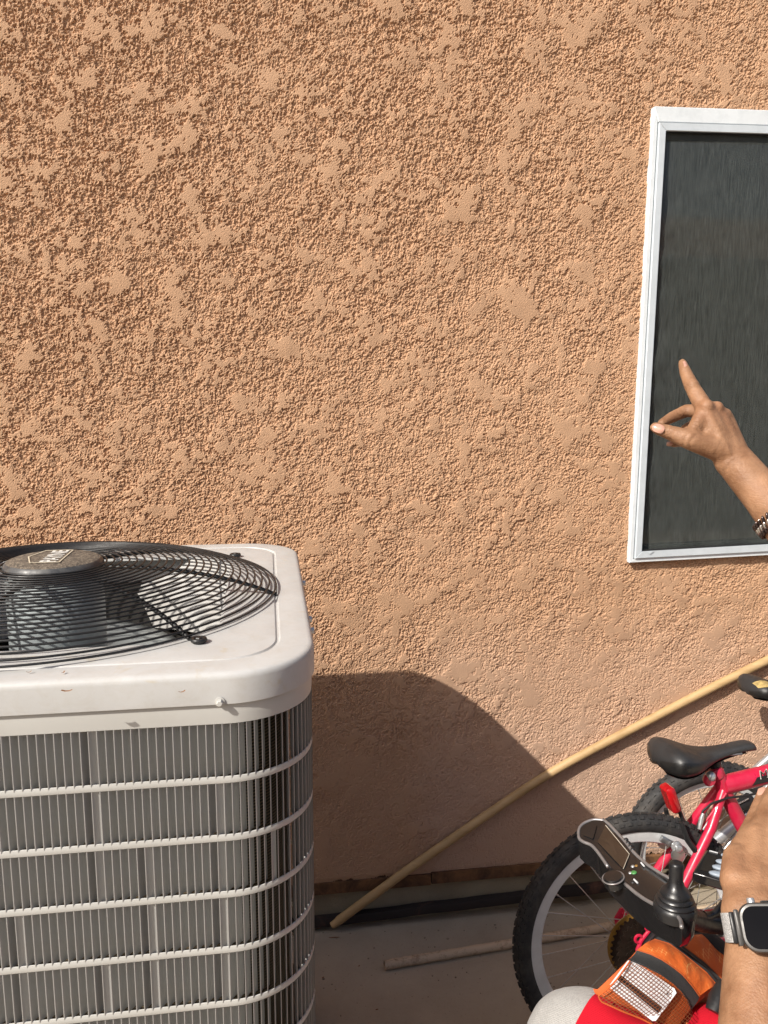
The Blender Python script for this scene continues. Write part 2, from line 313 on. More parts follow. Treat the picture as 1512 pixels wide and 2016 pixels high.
# ------------------------------------------------------------------ mesh helpers
WLOC = {}
def v3(p): return np.asarray(p, float)
def unit(v): v = v3(v); return v/np.linalg.norm(v)
class MB:
    """collects shapes (world coordinates) and builds ONE mesh object"""
    def __init__(s): s.v = []; s.f = []; s.uv = None
    def add(s, vs, fs):
        n = len(s.v); s.v.extend([tuple(map(float, p)) for p in vs]); s.f.extend([tuple(i+n for i in f) for f in fs]); return s
    def box(s, c, size, axes=None, bev=0.0):
        c = v3(c); h = v3(size)/2
        A = np.eye(3) if axes is None else np.array([unit(a) for a in axes])
        if bev <= 0:
            vs = [c+A[0]*h[0]*x+A[1]*h[1]*y+A[2]*h[2]*z for x in (-1, 1) for y in (-1, 1) for z in (-1, 1)]
            return s.add(vs, [(0, 1, 3, 2), (4, 6, 7, 5), (0, 4, 5, 1), (2, 3, 7, 6), (0, 2, 6, 4), (1, 5, 7, 3)])
        # chamfered box: profile loops along axis 2
        b = min(bev, min(h)*0.9)
        loops = []
        for z, ins in ((-h[2], b), (-h[2]+b, 0), (h[2]-b, 0), (h[2], b)):
            hx, hy = h[0]-ins, h[1]-ins; q = b*0.9
            P = [(-hx, -hy+q), (-hx+q, -hy), (hx-q, -hy), (hx, -hy+q), (hx, hy-q), (hx-q, hy), (-hx+q, hy), (-hx, hy-q)]
            loops.append([c+A[0]*x+A[1]*y+A[2]*z for x, y in P])
        return s.loft(loops, closed=True, caps=True)
    def loft(s, loops, closed=True, caps=True):
        n = len(loops[0]); vs = [p for L in loops for p in L]; fs = []
        for i in range(len(loops)-1):
            for j in range(n if closed else n-1):
                k = (j+1) % n; fs.append((i*n+j, i*n+k, (i+1)*n+k, (i+1)*n+j))
        if caps and closed:
            fs.append(tuple(range(n-1, -1, -1))); fs.append(tuple((len(loops)-1)*n+j for j in range(n)))
        return s.add(vs, fs)
    def tube(s, pts, rad, seg=10, caps=True, flat=None, closed=False):
        pts = [v3(p) for p in pts]; n = len(pts)
        if isinstance(rad, (int, float)): rad = [rad]*n
        T = []
        for i in range(n):
            if closed: a, b = pts[(i-1) % n], pts[(i+1) % n]
            else: a, b = pts[max(i-1, 0)], pts[min(i+1, n-1)]
            T.append(unit(b-a))
        u = np.cross(T[0], [0, 0, 1.0])
        if np.linalg.norm(u) < 1e-3: u = np.cross(T[0], [0, 1.0, 0])
        u = unit(u); loops = []
        for i in range(n):
            u = unit(u-T[i]*np.dot(u, T[i])); w = np.cross(T[i], u)
            fl = 1.0 if flat is None else flat
            loops.append([pts[i]+rad[i]*(u*math.cos(2*math.pi*k/seg)+w*fl*math.sin(2*math.pi*k/seg)) for k in range(seg)])
        if closed: loops.append(loops[0]); return s.loft(loops, True, False)
        return s.loft(loops, True, caps)
    def lathe(s, c, axis, prof, seg=32, caps=False):
        """prof: list of (radius, height along axis)"""
        c = v3(c); a = unit(axis); u = np.cross(a, [0.3, 0.9, 0.2]); u = unit(u); w = np.cross(a, u)
        loops = [[c+a*h+r*(u*math.cos(2*math.pi*k/seg)+w*math.sin(2*math.pi*k/seg)) for k in range(seg)] for r, h in prof]
        return s.loft(loops, True, caps)
    def ball(s, c, r, axes=None, seg=12, rings=8):
        c = v3(c); r = (r, r, r) if isinstance(r, (int, float)) else r
        A = np.eye(3) if axes is None else np.array([unit(a) for a in axes]); loops = []
        for i in range(rings+1):
            t = -math.pi/2+math.pi*i/rings; ct = max(math.cos(t), 1e-3)
            loops.append([c+A[0]*r[0]*ct*math.cos(2*math.pi*k/seg)+A[1]*r[1]*ct*math.sin(2*math.pi*k/seg)+A[2]*r[2]*math.sin(t) for k in range(seg)])
        return s.loft(loops, True, True)
    def capsule(s, a, b, ra, rb, seg=18):
        a, b = v3(a), v3(b); d = b-a; L = np.linalg.norm(d); d = d/L
        u = np.cross(d, [0.31, 0.2, 0.93]); u = unit(u); w = np.cross(d, u); loops = []
        def ring(c, r): return [c+r*(u*math.cos(2*math.pi*k/seg)+w*math.sin(2*math.pi*k/seg)) for k in range(seg)]
        for i in range(1, 6): t = math.pi/2*(1-i/6+0.0); loops.append(ring(a-d*ra*math.sin(t), ra*math.cos(t)))
        for i in range(0, 5): loops.append(ring(a+(b-a)*i/4, ra+(rb-ra)*i/4))
        for i in range(1, 6): t = math.pi/2*i/6; loops.append(ring(b+d*rb*math.sin(t), rb*math.cos(t)))
        return s.loft(loops, True, True)
    def grid(s, P):
        """P: rows x cols x 3"""
        r, c = len(P), len(P[0]); vs = [p for row in P for p in row]
        return s.add(vs, [(i*c+j, i*c+j+1, (i+1)*c+j+1, (i+1)*c+j) for i in range(r-1) for j in range(c-1)])
    def prism(s, poly, depthvec):
        d = v3(depthvec); a = [v3(p) for p in poly]
        return s.loft([a, [p+d for p in a]], True, True)
    def mesh(s, name, origin):
        me = bpy.data.meshes.new(name); o = v3(origin)
        me.from_pydata([tuple(v3(p)-o) for p in s.v], [], s.f); me.update(); return me
    def build(s, name, mat, parent=None, smooth=True, origin=None, angle=40, fix=True):
        a = np.array(s.v); c = (a.min(0)+a.max(0))/2 if origin is None else v3(origin)
        me = s.mesh(name, c)
        if fix:
            bm = bmesh.new(); bm.from_mesh(me); bmesh.ops.recalc_face_normals(bm, faces=bm.faces); bm.to_mesh(me); bm.free()
        return link(name, me, mat, parent, c, smooth, angle)
def shade(me, smooth, angle=40):
    if not smooth: return
    me.polygons.foreach_set('use_smooth', [True]*len(me.polygons))
    try: me.set_sharp_from_angle(angle=R_(angle))
    except Exception: pass
def link(name, me, mat, parent, c, smooth=True, angle=40):
    if mat is not None and len(me.materials) == 0: me.materials.append(mat)
    shade(me, smooth, angle)
    o = bpy.data.objects.new(name, me); COL.objects.link(o)
    pl = WLOC[parent.name] if parent is not None else np.zeros(3)
    o.parent = parent; o.location = tuple(v3(c)-pl); WLOC[o.name] = v3(c)
    return o
def copy_of(o, c, parent, rotz=None):
    n = o.copy(); COL.objects.link(n); n.parent = parent; n.location = tuple(v3(c)-WLOC[parent.name]); WLOC[n.name] = v3(c)
    if rotz is not None: n.rotation_euler = rotz
    return n
def empty(name, loc, label, cat, group=None):
    o = bpy.data.objects.new(name, None); COL.objects.link(o); o.location = tuple(v3(loc)); o.empty_display_size = 0.1
    WLOC[o.name] = v3(loc); tag(o, label, cat, group); return o
def tag(o, label, cat, group=None):
    o['label'] = label; o['category'] = cat
    if group: o['group'] = group
    return o
def remeshed(name, mb, mat, parent, voxel, smooth_it=6, fac=0.5, origin=None):
    a = np.array(mb.v); c = (a.min(0)+a.max(0))/2 if origin is None else v3(origin)
    me = mb.mesh('tmp', c)
    bm = bmesh.new(); bm.from_mesh(me); bmesh.ops.recalc_face_normals(bm, faces=bm.faces); bm.to_mesh(me); bm.free()
    t = bpy.data.objects.new('tmp', me); COL.objects.link(t)
    r = t.modifiers.new('r', 'REMESH'); r.mode = 'VOXEL'; r.voxel_size = voxel; r.use_smooth_shade = True
    sm = t.modifiers.new('s', 'SMOOTH'); sm.iterations = smooth_it; sm.factor = fac
    dg = bpy.context.evaluated_depsgraph_get()
    out = bpy.data.meshes.new_from_object(t.evaluated_get(dg)); out.name = name
    bpy.data.objects.remove(t); out.materials.clear()
    return link(name, out, mat, parent, c, True, 180)
def text_mesh(txt, name, mat, parent, org, ex, ey, size, bold=0.0, align='CENTER'):
    cu = bpy.data.curves.new('txt', 'FONT'); cu.body = txt; cu.size = 1.0; cu.offset = bold; cu.extrude = 0; cu.align_x = align; cu.align_y = 'CENTER'
    t = bpy.data.objects.new('txt', cu); COL.objects.link(t)
    dg = bpy.context.evaluated_depsgraph_get(); me = bpy.data.meshes.new_from_object(t.evaluated_get(dg)); bpy.data.objects.remove(t)
    ex, ey, org = v3(ex), v3(ey), v3(org)
    for vt in me.vertices: vt.co = Vector(tuple(ex*vt.co.x*size+ey*vt.co.y*size))
    me.update(); me.materials.clear(); me.name = name
    return link(name, me, mat, parent, org, False)
def rsq(cx, cy, half, r, n=10):
    """rounded square outline, counter-clockwise from the middle of the front (-y) side"""
    P = []
    for k, (sx, sy) in enumerate(((1, -1), (1, 1), (-1, 1), (-1, -1))):
        ox, oy = cx+sx*(half-r), cy+sy*(half-r)
        for i in range(n+1):
            a = -math.pi/2+k*math.pi/2+math.pi/2*i/n
            P.append((ox+r*math.cos(a), oy+r*math.sin(a)))
    return P

# ------------------------------------------------------------------ the setting: ground
YW = 2.006                                   # plane of the house wall
g = MB().grid([[(x, y, 0.0) for x in np.linspace(-40, 40, 9)] for y in np.linspace(-40, 40, 9)]).build('ground', M['slab'], None, False, (0, 0, 0))
g['kind'] = 'structure'

# ------------------------------------------------------------------ house wall with window
wall = empty('house_wall', (0.3, YW, 0), 'rough tan stucco house wall above a concrete footing', 'wall')
WX0, WX1, WZ0, WZ1 = 0.980, 1.90, 1.030, 2.188         # hole for the window
def bandnoise(ny, nx, px, l0, l1, aniso=None, beta=0.0):
    """random relief kept between the wavelengths l0 < l1 (metres), falling off as 1/f^beta"""
    F = np.fft.rfft2(rng.standard_normal((ny, nx)))
    fy = np.fft.fftfreq(ny, px)[:, None]; fx = np.fft.rfftfreq(nx, px)[None, :]
    if aniso is not None:
        a, st = aniso; ca, sa = math.cos(a), math.sin(a)
        u = fx*ca+fy*sa; w = -fx*sa+fy*ca; fr = np.hypot(u*st, w)
    else: fr = np.hypot(fx, fy)
    F *= np.exp(-(fr*l0*0.8)**4)*(1-np.exp(-(fr*l1)**2))
    if beta: F *= np.maximum(fr, 1.0)**(-beta)
    n = np.fft.irfft2(F, (ny, nx)); return n/n.std()
def stucco_sheet(px, x0, x1, z0, z1, low=True, gap=None):
    nx, nz = int((x1-x0)/px)+1, int((z1-z0)/px)+1; xs = np.linspace(x0, x1, nx); zs = np.linspace(z0, z1, nz)
    X, Z = np.meshgrid(xs, zs)
    def bn(l0, l1, **k): l0 = max(l0, 1.35*px); return bandnoise(nz, nx, px, l0, max(l1, 2.2*l0), **k)
    A = bn(0.0032, 0.11, beta=0.88); A2 = bn(0.0040, 0.042, beta=0.80); A3 = bn(0.0032, 0.022, beta=0.7); A4 = bn(0.0062, 0.045, beta=0.6)
    C = bn(0.0035, 0.008); L = bn(0.10, 0.5); L2 = bn(0.06, 0.22); W_ = bn(0.2, 0.9); D = bn(0.03, 0.10)
    S = bn(0.004, 0.02, aniso=(R_(35), 5.0), beta=0.5); S2 = bn(0.004, 0.03, aniso=(R_(80), 4.0), beta=0.5)
    sig = lambda v, k: 1/(1+np.exp(-k*v))
    # coarse torn coat high on the left, sandier coat low on the right
    q = np.clip(0.48+0.26*(Z-1.25)-0.24*(X-0.3)+0.16*W_+0.16*L2, 0.10, 0.85)
    strk = np.clip(0.45+0.9*L2, 0, 1)
    str_ = S*strk+S2*(1-strk)
    pl = A+1.0*L+0.65*D+0.25*str_-0.62-0.30*(q-0.5)                                       # trowelled islands
    isl = sig(pl, 14.0)
    t2 = A2*(1-0.75*q)+A4*(0.25+0.75*q)+0.40*str_+0.28*L2+0.16
    lump = sig(t2+0.30*D, 11.0)                                             # torn lumps between them
    t3 = A3+0.45*str_
    sand = sig(t3, 3.2)
    rough = 1-sig(pl+0.25, 7.0)
    h = 0.0058*(0.45+0.55*q)*np.maximum(isl, lump*(0.58+0.36*q)*(0.74+0.26*sig(D, 2)))
    h = h+(1-q)*rough*0.0017*sand+rough*(0.00042*C+0.00040*A3)+0.0006*L
    h = h+0.00014*C
    if px > 0.004: h = h*1.35
    calm = 0.50+0.50*np.clip((Z-0.25)/0.65+0.15*W_, 0, 1); h = h*calm
    zb = z0 if low else z0-1
    edge = np.clip((Z-zb)/0.012, 0, 1); h = h*edge                  # ragged lower edge
    Zr = Z+(1-np.clip((Z-zb)/0.02, 0, 1))*0.0045*(A*0.6+L*0.6)
    Y = YW-h+0.0032
    co = np.stack([X, Y, Zr], -1).reshape(-1, 3)
    idx = np.arange(nx*nz).reshape(nz, nx)
    a, b, c, d = idx[:-1, :-1], idx[:-1, 1:], idx[1:, 1:], idx[1:, :-1]
    xc, zc = X[:-1, :-1], Z[:-1, :-1]
    keep = ~((xc > WX0) & (xc < WX1) & (zc > WZ0) & (zc < WZ1))
    if gap: keep &= ~((xc < gap[0]) & (zc < gap[1]))                # behind the condenser a coarser sheet takes over
    Q = np.stack([a[keep], b[keep], c[keep], d[keep]], -1).astype(np.int32)
    org = np.array([0.0, YW, 0.0]); co = co-org
    me = bpy.data.meshes.new('stucco'); nq = len(Q)
    me.vertices.add(len(co)); me.vertices.foreach_set('co', co.ravel().astype(np.float32))
    me.loops.add(nq*4); me.loops.foreach_set('vertex_index', Q.ravel())
    me.polygons.add(nq); me.polygons.foreach_set('loop_start', np.arange(0, nq*4, 4, dtype=np.int32)); me.polygons.foreach_set('loop_total', np.full(nq, 4, np.int32))
    me.polygons.foreach_set('use_smooth', np.full(nq, px > 0.004))
    me.update(); me.validate()
    me.materials.append(M['stucco'])
    o = bpy.data.objects.new('stucco', me); COL.objects.link(o); o.parent = wall; o.location = tuple(org-WLOC[wall.name]); WLOC[o.name] = org
    return o
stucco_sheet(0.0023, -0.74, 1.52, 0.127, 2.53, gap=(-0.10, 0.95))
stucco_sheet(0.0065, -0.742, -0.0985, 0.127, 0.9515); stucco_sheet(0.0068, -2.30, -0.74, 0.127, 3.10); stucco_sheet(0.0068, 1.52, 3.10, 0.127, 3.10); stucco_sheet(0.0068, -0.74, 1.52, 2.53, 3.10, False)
def far_panel(x0, x1, z0, z1, y=YW):
    return MB().box(((x0+x1)/2, y+0.05, (z0+z1)/2), (x1-x0, 0.1, z1-z0)).build('stucco_return', M['stucco_far'], wall, False)
far_panel(-7, -2.301, 0.127, 3.1); far_panel(3.101, 7, 0.127, 3.1)
MB().box((0, YW+0.062, 1.2), (14, 0.02, 3.6)).build('sheathing', M['interior'], wall, False)
# rusty weep screed and footing under the stucco
for k, (xa, xb) in enumerate(((-7, 0.435), (0.437, 0.98), (0.983, 7))):
    dz = (0, 0.004, -0.003)[k]
    MB().box(((xa+xb)/2, YW+0.006-0.002*k, 0.112+dz), (xb-xa, 0.016, 0.034)).build('weep_screed', M['screed'], wall, False)
ft = []
for x in np.linspace(-3, 3.2, 200):
    n = 0.004*math.sin(x*17)+0.003*math.sin(x*41+1)+rng.normal(0, 0.0008)
    ft.append([(x, YW+0.050, 0.115), (x, YW+0.014+n*0.3, 0.112+n*0.5), (x, YW+0.008+n, 0.07), (x, YW+0.002+n*0.7, 0.03), (x, YW-0.004, -0.01)])
MB().grid(ft).build('footing', M['footing'], wall, True, (0, YW, 0))

# window: frame, removable solar screen, glass
win_org = (1.44, YW, 1.6)
win = MB().box((1.44, YW+0.048, 1.61), (0.90, 0.010, 1.14)).build('window', M['interior'], wall, False)
def wz_top(x): return 2.194+(x-0.975)*0.020
def wz_bot(x): return 1.023+(x-0.975)*0.026
XR = 1.905
def bar(name, p, q, wvec, dep, y0, mat, bev=0.0014):
    """straight bar of the window frame: from p to q (x,z), width vector (x,z), front at y0"""
    p, q, w = v3(p), v3(q), v3(wvec)
    P = [p, q, q+w[1], p+w[0]] if w.ndim == 2 else [p, q, q+w, p+w]
    cx = sum(P)/4
    L0 = [(a[0], y0+dep, a[1]) for a in P]; L1 = [(a[0], y0+bev, a[1]) for a in P]
    def ins(a):
        d = cx-a; return a+np.sign(d)*np.minimum(np.abs(d), bev)
    L2 = [(ins(a)[0], y0, ins(a)[1]) for a in P]
    return MB().loft([L0, L1, L2], True, True).build(name, mat, win, True, angle=25)
yo, ys = YW-0.016, YW-0.021
fw, ft_, fb = 0.012, 0.036, 0.010
bar('outer_frame', (0.975, 1.023), (0.975, 2.194), [(fw, fb), (fw, -ft_)], 0.05, yo, M['white'])
bar('outer_frame', (0.975, 2.194), (XR, wz_top(XR)), [(fw, -ft_), (-fw, -ft_)], 0.05, yo-0.003, M['white'])
bar('outer_frame', (0.975, 1.023), (XR, wz_bot(XR)), [(fw, fb), (-fw, fb)], 0.05, yo-0.001, M['white'])
bar('outer_frame', (XR, wz_bot(XR)), (XR, wz_top(XR)), [(-fw, fb), (-fw, -ft_)], 0.05, yo, M['white'])
sx0, sx1 = 0.975+fw+0.002, XR-fw-0.002; sz0 = lambda x: wz_bot(x)+fb+0.002; sz1 = lambda x: wz_top(x)-ft_-0.002
sw = 0.019
bar('screen_frame', (sx0, sz0(sx0)), (sx0, sz1(sx0)), [(sw, sw), (sw, -sw)], 0.012, ys, M['white2'])
bar('screen_frame', (sx0, sz1(sx0)), (sx1, sz1(sx1)), [(sw, -sw), (-sw, -sw)], 0.012, ys-0.0005, M['white2'])
bar('screen_frame', (sx0, sz0(sx0)), (sx1, sz0(sx1)), [(sw, sw), (-sw, sw)], 0.012, ys-0.001, M['white2'])
bar('screen_frame', (sx1, sz0(sx1)), (sx1, sz1(sx1)), [(-sw, sw), (-sw, -sw)], 0.012, ys, M['white2'])
mx0, mx1 = sx0+sw, sx1-sw
for (p, q, w) in (((mx0, sz0(mx0)+sw), (mx0, sz1(mx0)-sw), (0.0028, 0)), ((mx0, sz1(mx0)-sw-0.003), (mx1, sz1(mx1)-sw-0.003), (0, 0.003)), ((mx0, sz0(mx0)+sw), (mx1, sz0(mx1)+sw), (0, 0.003))):
    bar('spline_gasket', p, q, w, 0.008, ys+0.004, M['gasket'], 0.0008)
rows = []
for i in range(121):
    row = []
    for j in range(61):
        u, t = j/60, i/120; x = mx0+(mx1-mx0)*u
        z = sz0(x)+sw+(sz1(x)-sz0(x)-2*sw)*t
        e = math.exp(-u*(mx1-mx0)/0.030); eb = math.exp(-t*1.09/0.03)
        y = YW-0.008+0.0060*e*(math.sin(t*61+1.5*math.sin(t*17))*0.6+0.5*math.sin(t*23+1))+0.0025*math.sin(t*9+u*3)*math.exp(-u*2)+0.003*eb*math.sin(u*40)
        if u < 0.05 and t < 0.13: y += 0.010*(1-u/0.05)*(1-t/0.13)       # corner pulled out of its groove
        row.append((x, y, z))
    rows.append(row)
MB().grid(rows).build('screen_mesh', M['screen'], win, True, angle=180)
MB().box((1.44, YW+0.026, 1.61), (0.87, 0.006, 1.10)).build('glass_pane', M['glass'], win, False)
# small torn flap at the screen's lower left corner
MB().prism([(mx0+0.012, ys-0.0016, sz0(mx0)+sw), (mx0+0.034, ys-0.0020, sz0(mx0)+sw+0.0012), (mx0+0.022, ys-0.0022, sz0(mx0)+sw-0.008)], (0, -0.0008, 0)).build('torn_spline', M['white2'], win, False)

# ------------------------------------------------------------------ air conditioner
ACX, ACY, ACH, ACT = -0.343, 1.331, 0.4005, 1.158
ac = empty('air_conditioner', (ACX, ACY, 0.09), 'light grey outdoor condenser unit with louvred sides and black domed fan guard', 'air conditioner')
pad = MB().box((ACX-0.02, ACY, 0.045), (0.82, 0.80, 0.089), bev=0.012).build('equipment_pad', M['footing'], None, True); pad['kind'] = 'structure'
HOLE = 0.338; FX = ACX-0.009
# top cover: skirt, rolled edge, embossed step, hole
N = 16
def lp(half, r, z): return [(x, y, z) for x, y in rsq(ACX, ACY, half, r, N)]
cnt = len(lp(ACH, 0.115, 0))
def circ_like(rad, z):
    out = []
    for x, y in rsq(ACX, ACY, ACH, 0.115, N):
        a = math.atan2(y-ACY, x-ACX); out.append((FX+rad*math.cos(a), ACY+rad*math.sin(a), z))
    return out
T = ACT
def blend(a, b, t): return [tuple(v3(p)*(1-t)+v3(q)*t) for p, q in zip(a, b)]
inner = lp(ACH-0.050, 0.09, T+0.000); hole = circ_like(HOLE, T+0.001)
prof = [lp(ACH-0.003, 0.1120, T-0.0400), lp(ACH, 0.1150, T-0.0400), lp(ACH, 0.1150, T-0.009), lp(ACH-0.0008, 0.1142, T-0.0055), lp(ACH-0.0025, 0.1125, T-0.0026), lp(ACH-0.0050, 0.1100, T-0.0010), lp(ACH-0.0090, 0.1060, T-0.0002),
        lp(ACH-0.030, 0.0850, T), lp(ACH-0.0455, 0.0790, T), lp(ACH-0.0475, 0.0770, T-0.0028), lp(ACH-0.0505, 0.0750, T-0.0030), lp(ACH-0.0525, 0.0730, T-0.0004), ]
# inside the emboss the sheet has room for the hole only near the middle of each side: blend by angle
fl = lp(ACH-0.055, 0.088, T)
prof += [fl]
for t in (0.25, 0.5, 0.75): prof.append([tuple(list((v3(p)*(1-t)+v3(q)*t)[:2])+[T+0.0004]) for p, q in zip(fl, circ_like(HOLE+0.008, T))])
prof += [circ_like(HOLE+0.008, T+0.0006), circ_like(HOLE+0.002, T-0.001), circ_like(HOLE, T-0.006)]
MB().loft(prof, True, False).build('top_cover', M['enamel'], ac, True, angle=30)
MB().lathe((FX, ACY, T), (0, 0, 1), [(HOLE, -0.005), (HOLE-0.006, -0.03), (HOLE-0.012, -0.085), (HOLE-0.004, -0.16)], 96).build('orifice_ring', M['orifice'], ac, True)
# cabinet: upper band, horizontal bands, lower band
CH, CRR = ACH-0.004, 0.111
def arc_path(off=0.0, n=400):
    """points of the cabinet outline from the left of the front, round the right corner, as arc length"""
    half, r = CH-off, CRR-off
    return half, r
def outl(s, off=0.0):
    """outline point and outward normal at arc length s; s=0 at the start of the front right corner"""
    half, r = CH-off, CRR-off; ox, oy = ACX+CH-CRR, ACY-CH+CRR
    q = CRR*math.pi/2; Lf = 2*(CH-CRR)
    if s < -Lf-q: return np.array([ACX-half, oy+(-Lf-q-s)]), np.array([-1.0, 0.0])
    if s < -Lf:
        a = -math.pi/2-(-Lf-s)/CRR; return np.array([ACX-CH+CRR+r*math.cos(a), oy+r*math.sin(a)]), np.array([math.cos(a), math.sin(a)])
    if s <= 0: return np.array([ox+s, ACY-half]), np.array([0.0, -1.0])
    if s <= q:
        a = -math.pi/2+s/CRR; return np.array([ox+r*math.cos(a), oy+r*math.sin(a)]), np.array([math.cos(a), math.sin(a)])
    return np.array([ACX+half, oy+(s-q)]), np.array([1.0, 0.0])
ROW0, PITCH, SLOT = 1.0905, 0.0786, 0.0692
NROW = 12; bands = [(T-0.0395, ROW0)]+[(ROW0-SLOT-PITCH*k, ROW0-PITCH*(k+1)) for k in range(NROW-1)]+[(ROW0-SLOT-PITCH*(NROW-1), 0.10)]
for k, (za, zb) in enumerate(bands):
    za, zb = max(za, zb), min(za, zb); o_ = 0.0012 if k else 0.0
    L = []
    for z, ins in ((za, 0.0016), (za-0.0005, 0.0006), ((za*2+zb)/3, 0.0), ((za+zb*2)/3, 0.0), (zb+0.0005, 0.0006), (zb, 0.0016)):
        L.append([(x, y, z) for x, y in rsq(ACX, ACY, CH-ins, CRR-ins, 18)])
    MB().loft(L, True, False).build('cabinet_band', M['cabinet'], ac, True, angle=50)
L = [[(x, y, z) for x, y in rsq(ACX, ACY, CH-0.034, 0.10, 12)] for z in (0.11, T-0.05)]
MB().loft(L, True, False).build('condenser_coil', M['coil'], ac, True)
MB().loft([[(x, y, z) for x, y in rsq(ACX, ACY, CH-0.08, 0.08, 6)] for z in (0.12, T-0.06)], True, False).build('inner_lining', M['interior'], ac, True)
MB().loft([[(x, y, z) for x, y in rsq(ACX, ACY, CH-0.002, CRR-0.002, 10)] for z in (0.09, 0.099)], True, True).build('base_pan', M['cabinet'], ac, False)
MB().loft([[(x, y, z) for x, y in rsq(ACX, ACY, CH-0.07, 0.08, 6)] for z in (0.60, 0.605)], True, True).build('fan_deck', M['interior'], ac, False)
# louvre slats: a thin front lip and a pressed blade leaning back to the right
CP = 0.0099
def slat_pts(s, z1, z0, deep=0.0125, wid=0.0088, lip=0.0010):
    rows = []
    (p, nn) = outl(s); tt = np.array([-nn[1], nn[0]])
    for t, k in ((0.0, 0.55), (0.02, 0.85), (0.06, 0.98), (0.12, 1.0), (0.5, 1.0), (0.88, 1.0), (0.95, 1.0), (0.985, 1.0), (1.03, 1.0)):
        z = z1+(z0-z1)*t; row = []
        for (a, d) in ((0.0, 0.0), (lip, 0.0), (lip+0.0006, 0.001), (lip+(wid-lip)*0.35, deep*0.50*k+0.0006), (lip+(wid-lip)*0.72, deep*0.86*k+0.0004), (wid, deep*k)):
            q = p+tt*a-nn*d; row.append((q[0], q[1], z))
        rows.append(row)
    return rows
def shade_blade(o):
    """front lip keeps cabinet enamel; the dusty blade has shade painted into its colour"""
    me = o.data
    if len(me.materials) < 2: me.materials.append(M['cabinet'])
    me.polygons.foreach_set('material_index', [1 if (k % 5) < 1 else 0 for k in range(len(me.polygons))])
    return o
bent = {(12, 1), (12, 2), (12, 4), (12, 0), (18, 3), (27, 1), (27, 2), (27, 3), (27, 4), (2, 3), (18, 2), (2, 4), (34, 2), (18, 4)}
q_end = CRR*math.pi/2
cols = [-0.283+CP*k for k in range(47)]          # columns in view: front flat and the corner
stuff = MB(); cache = {}; nslat = 0
def slat_bank():
    global nslat
    for ci, s in enumerate(cols):
        for r in range(6):
            z1, z0 = ROW0-PITCH*r+0.0004, ROW0-PITCH*r-SLOT-0.0004
            (p, nn) = outl(s); c = np.array([p[0], p[1], (z0+z1)/2])
            if (ci, r) in bent:
                d = 0.0045+0.003*random.random(); mb = MB().grid(slat_pts(s, z1, z0, d, 0.0097)); shade_blade(mb.build('slat', M['louver'], ac, True, c, 180)); nslat += 1; continue
            key = None if s > -CP else 'flat%d' % (ci % 3)
            if s >= q_end: key = 'side'
            if key and key in cache: copy_of(cache[key], c, ac)
            else:
                o = shade_blade(MB().grid(slat_pts(s, z1, z0, 0.0125+0.0008*random.uniform(-1, 1))).build('slat', M['louver'], ac, True, c, 180))
                if key: cache[key] = o
            nslat += 1
slat_bank()
# the rest of the louvres (off the picture, lower rows, far sides)
smin, smax = -(4*(CH-CRR))-q_end, q_end+2*(CH-CRR)
for k in range(-130, 140):
    s = -0.283+CP*k
    if s < smin or s > smax: continue
    for r in range(NROW):
        if 0 <= k < 47 and r < 6: continue
        stuff.grid(slat_pts(s, ROW0-PITCH*r+0.0004, ROW0-PITCH*r-SLOT-0.0004)[::4])
so = stuff.build('slats_far', M['louver'], ac, True, angle=180, fix=False); so['kind'] = 'stuff'; shade_blade(so)
# bolts
def bolt(p, nrm, r=0.006, name='bolt', mat='bolt', parent=None):
    n = unit(nrm)
    b = MB().lathe(p, n, [(r*1.35, 0), (r*1.35, 0.0012), (r*1.0, 0.0016)], 20, True)
    b.lathe(v3(p)+n*0.0016, n, [(r*0.92, 0), (r*0.92, 0.0045), (r*0.7, 0.0058)], 6, True)
    return b.build(name, M[mat], parent or ac, True, angle=25)
pb = onp(433, 1381, 1, ACY-ACH); bolt((pb[0], ACY-ACH-0.0005, pb[2]), (0, -1, 0), 0.0045, mat='cabinet')
for y_, z_ in ((ACY-0.10, T-0.028), (ACY-0.16, T-0.028), (ACY+0.12, T-0.024)): bolt((ACX+ACH+0.0003, y_, z_), (1, 0, 0), 0.006)
bolt((ACX+CH+0.0003, ACY-0.10, 0.62), (1, 0, 0), 0.006, mat='cabinet')
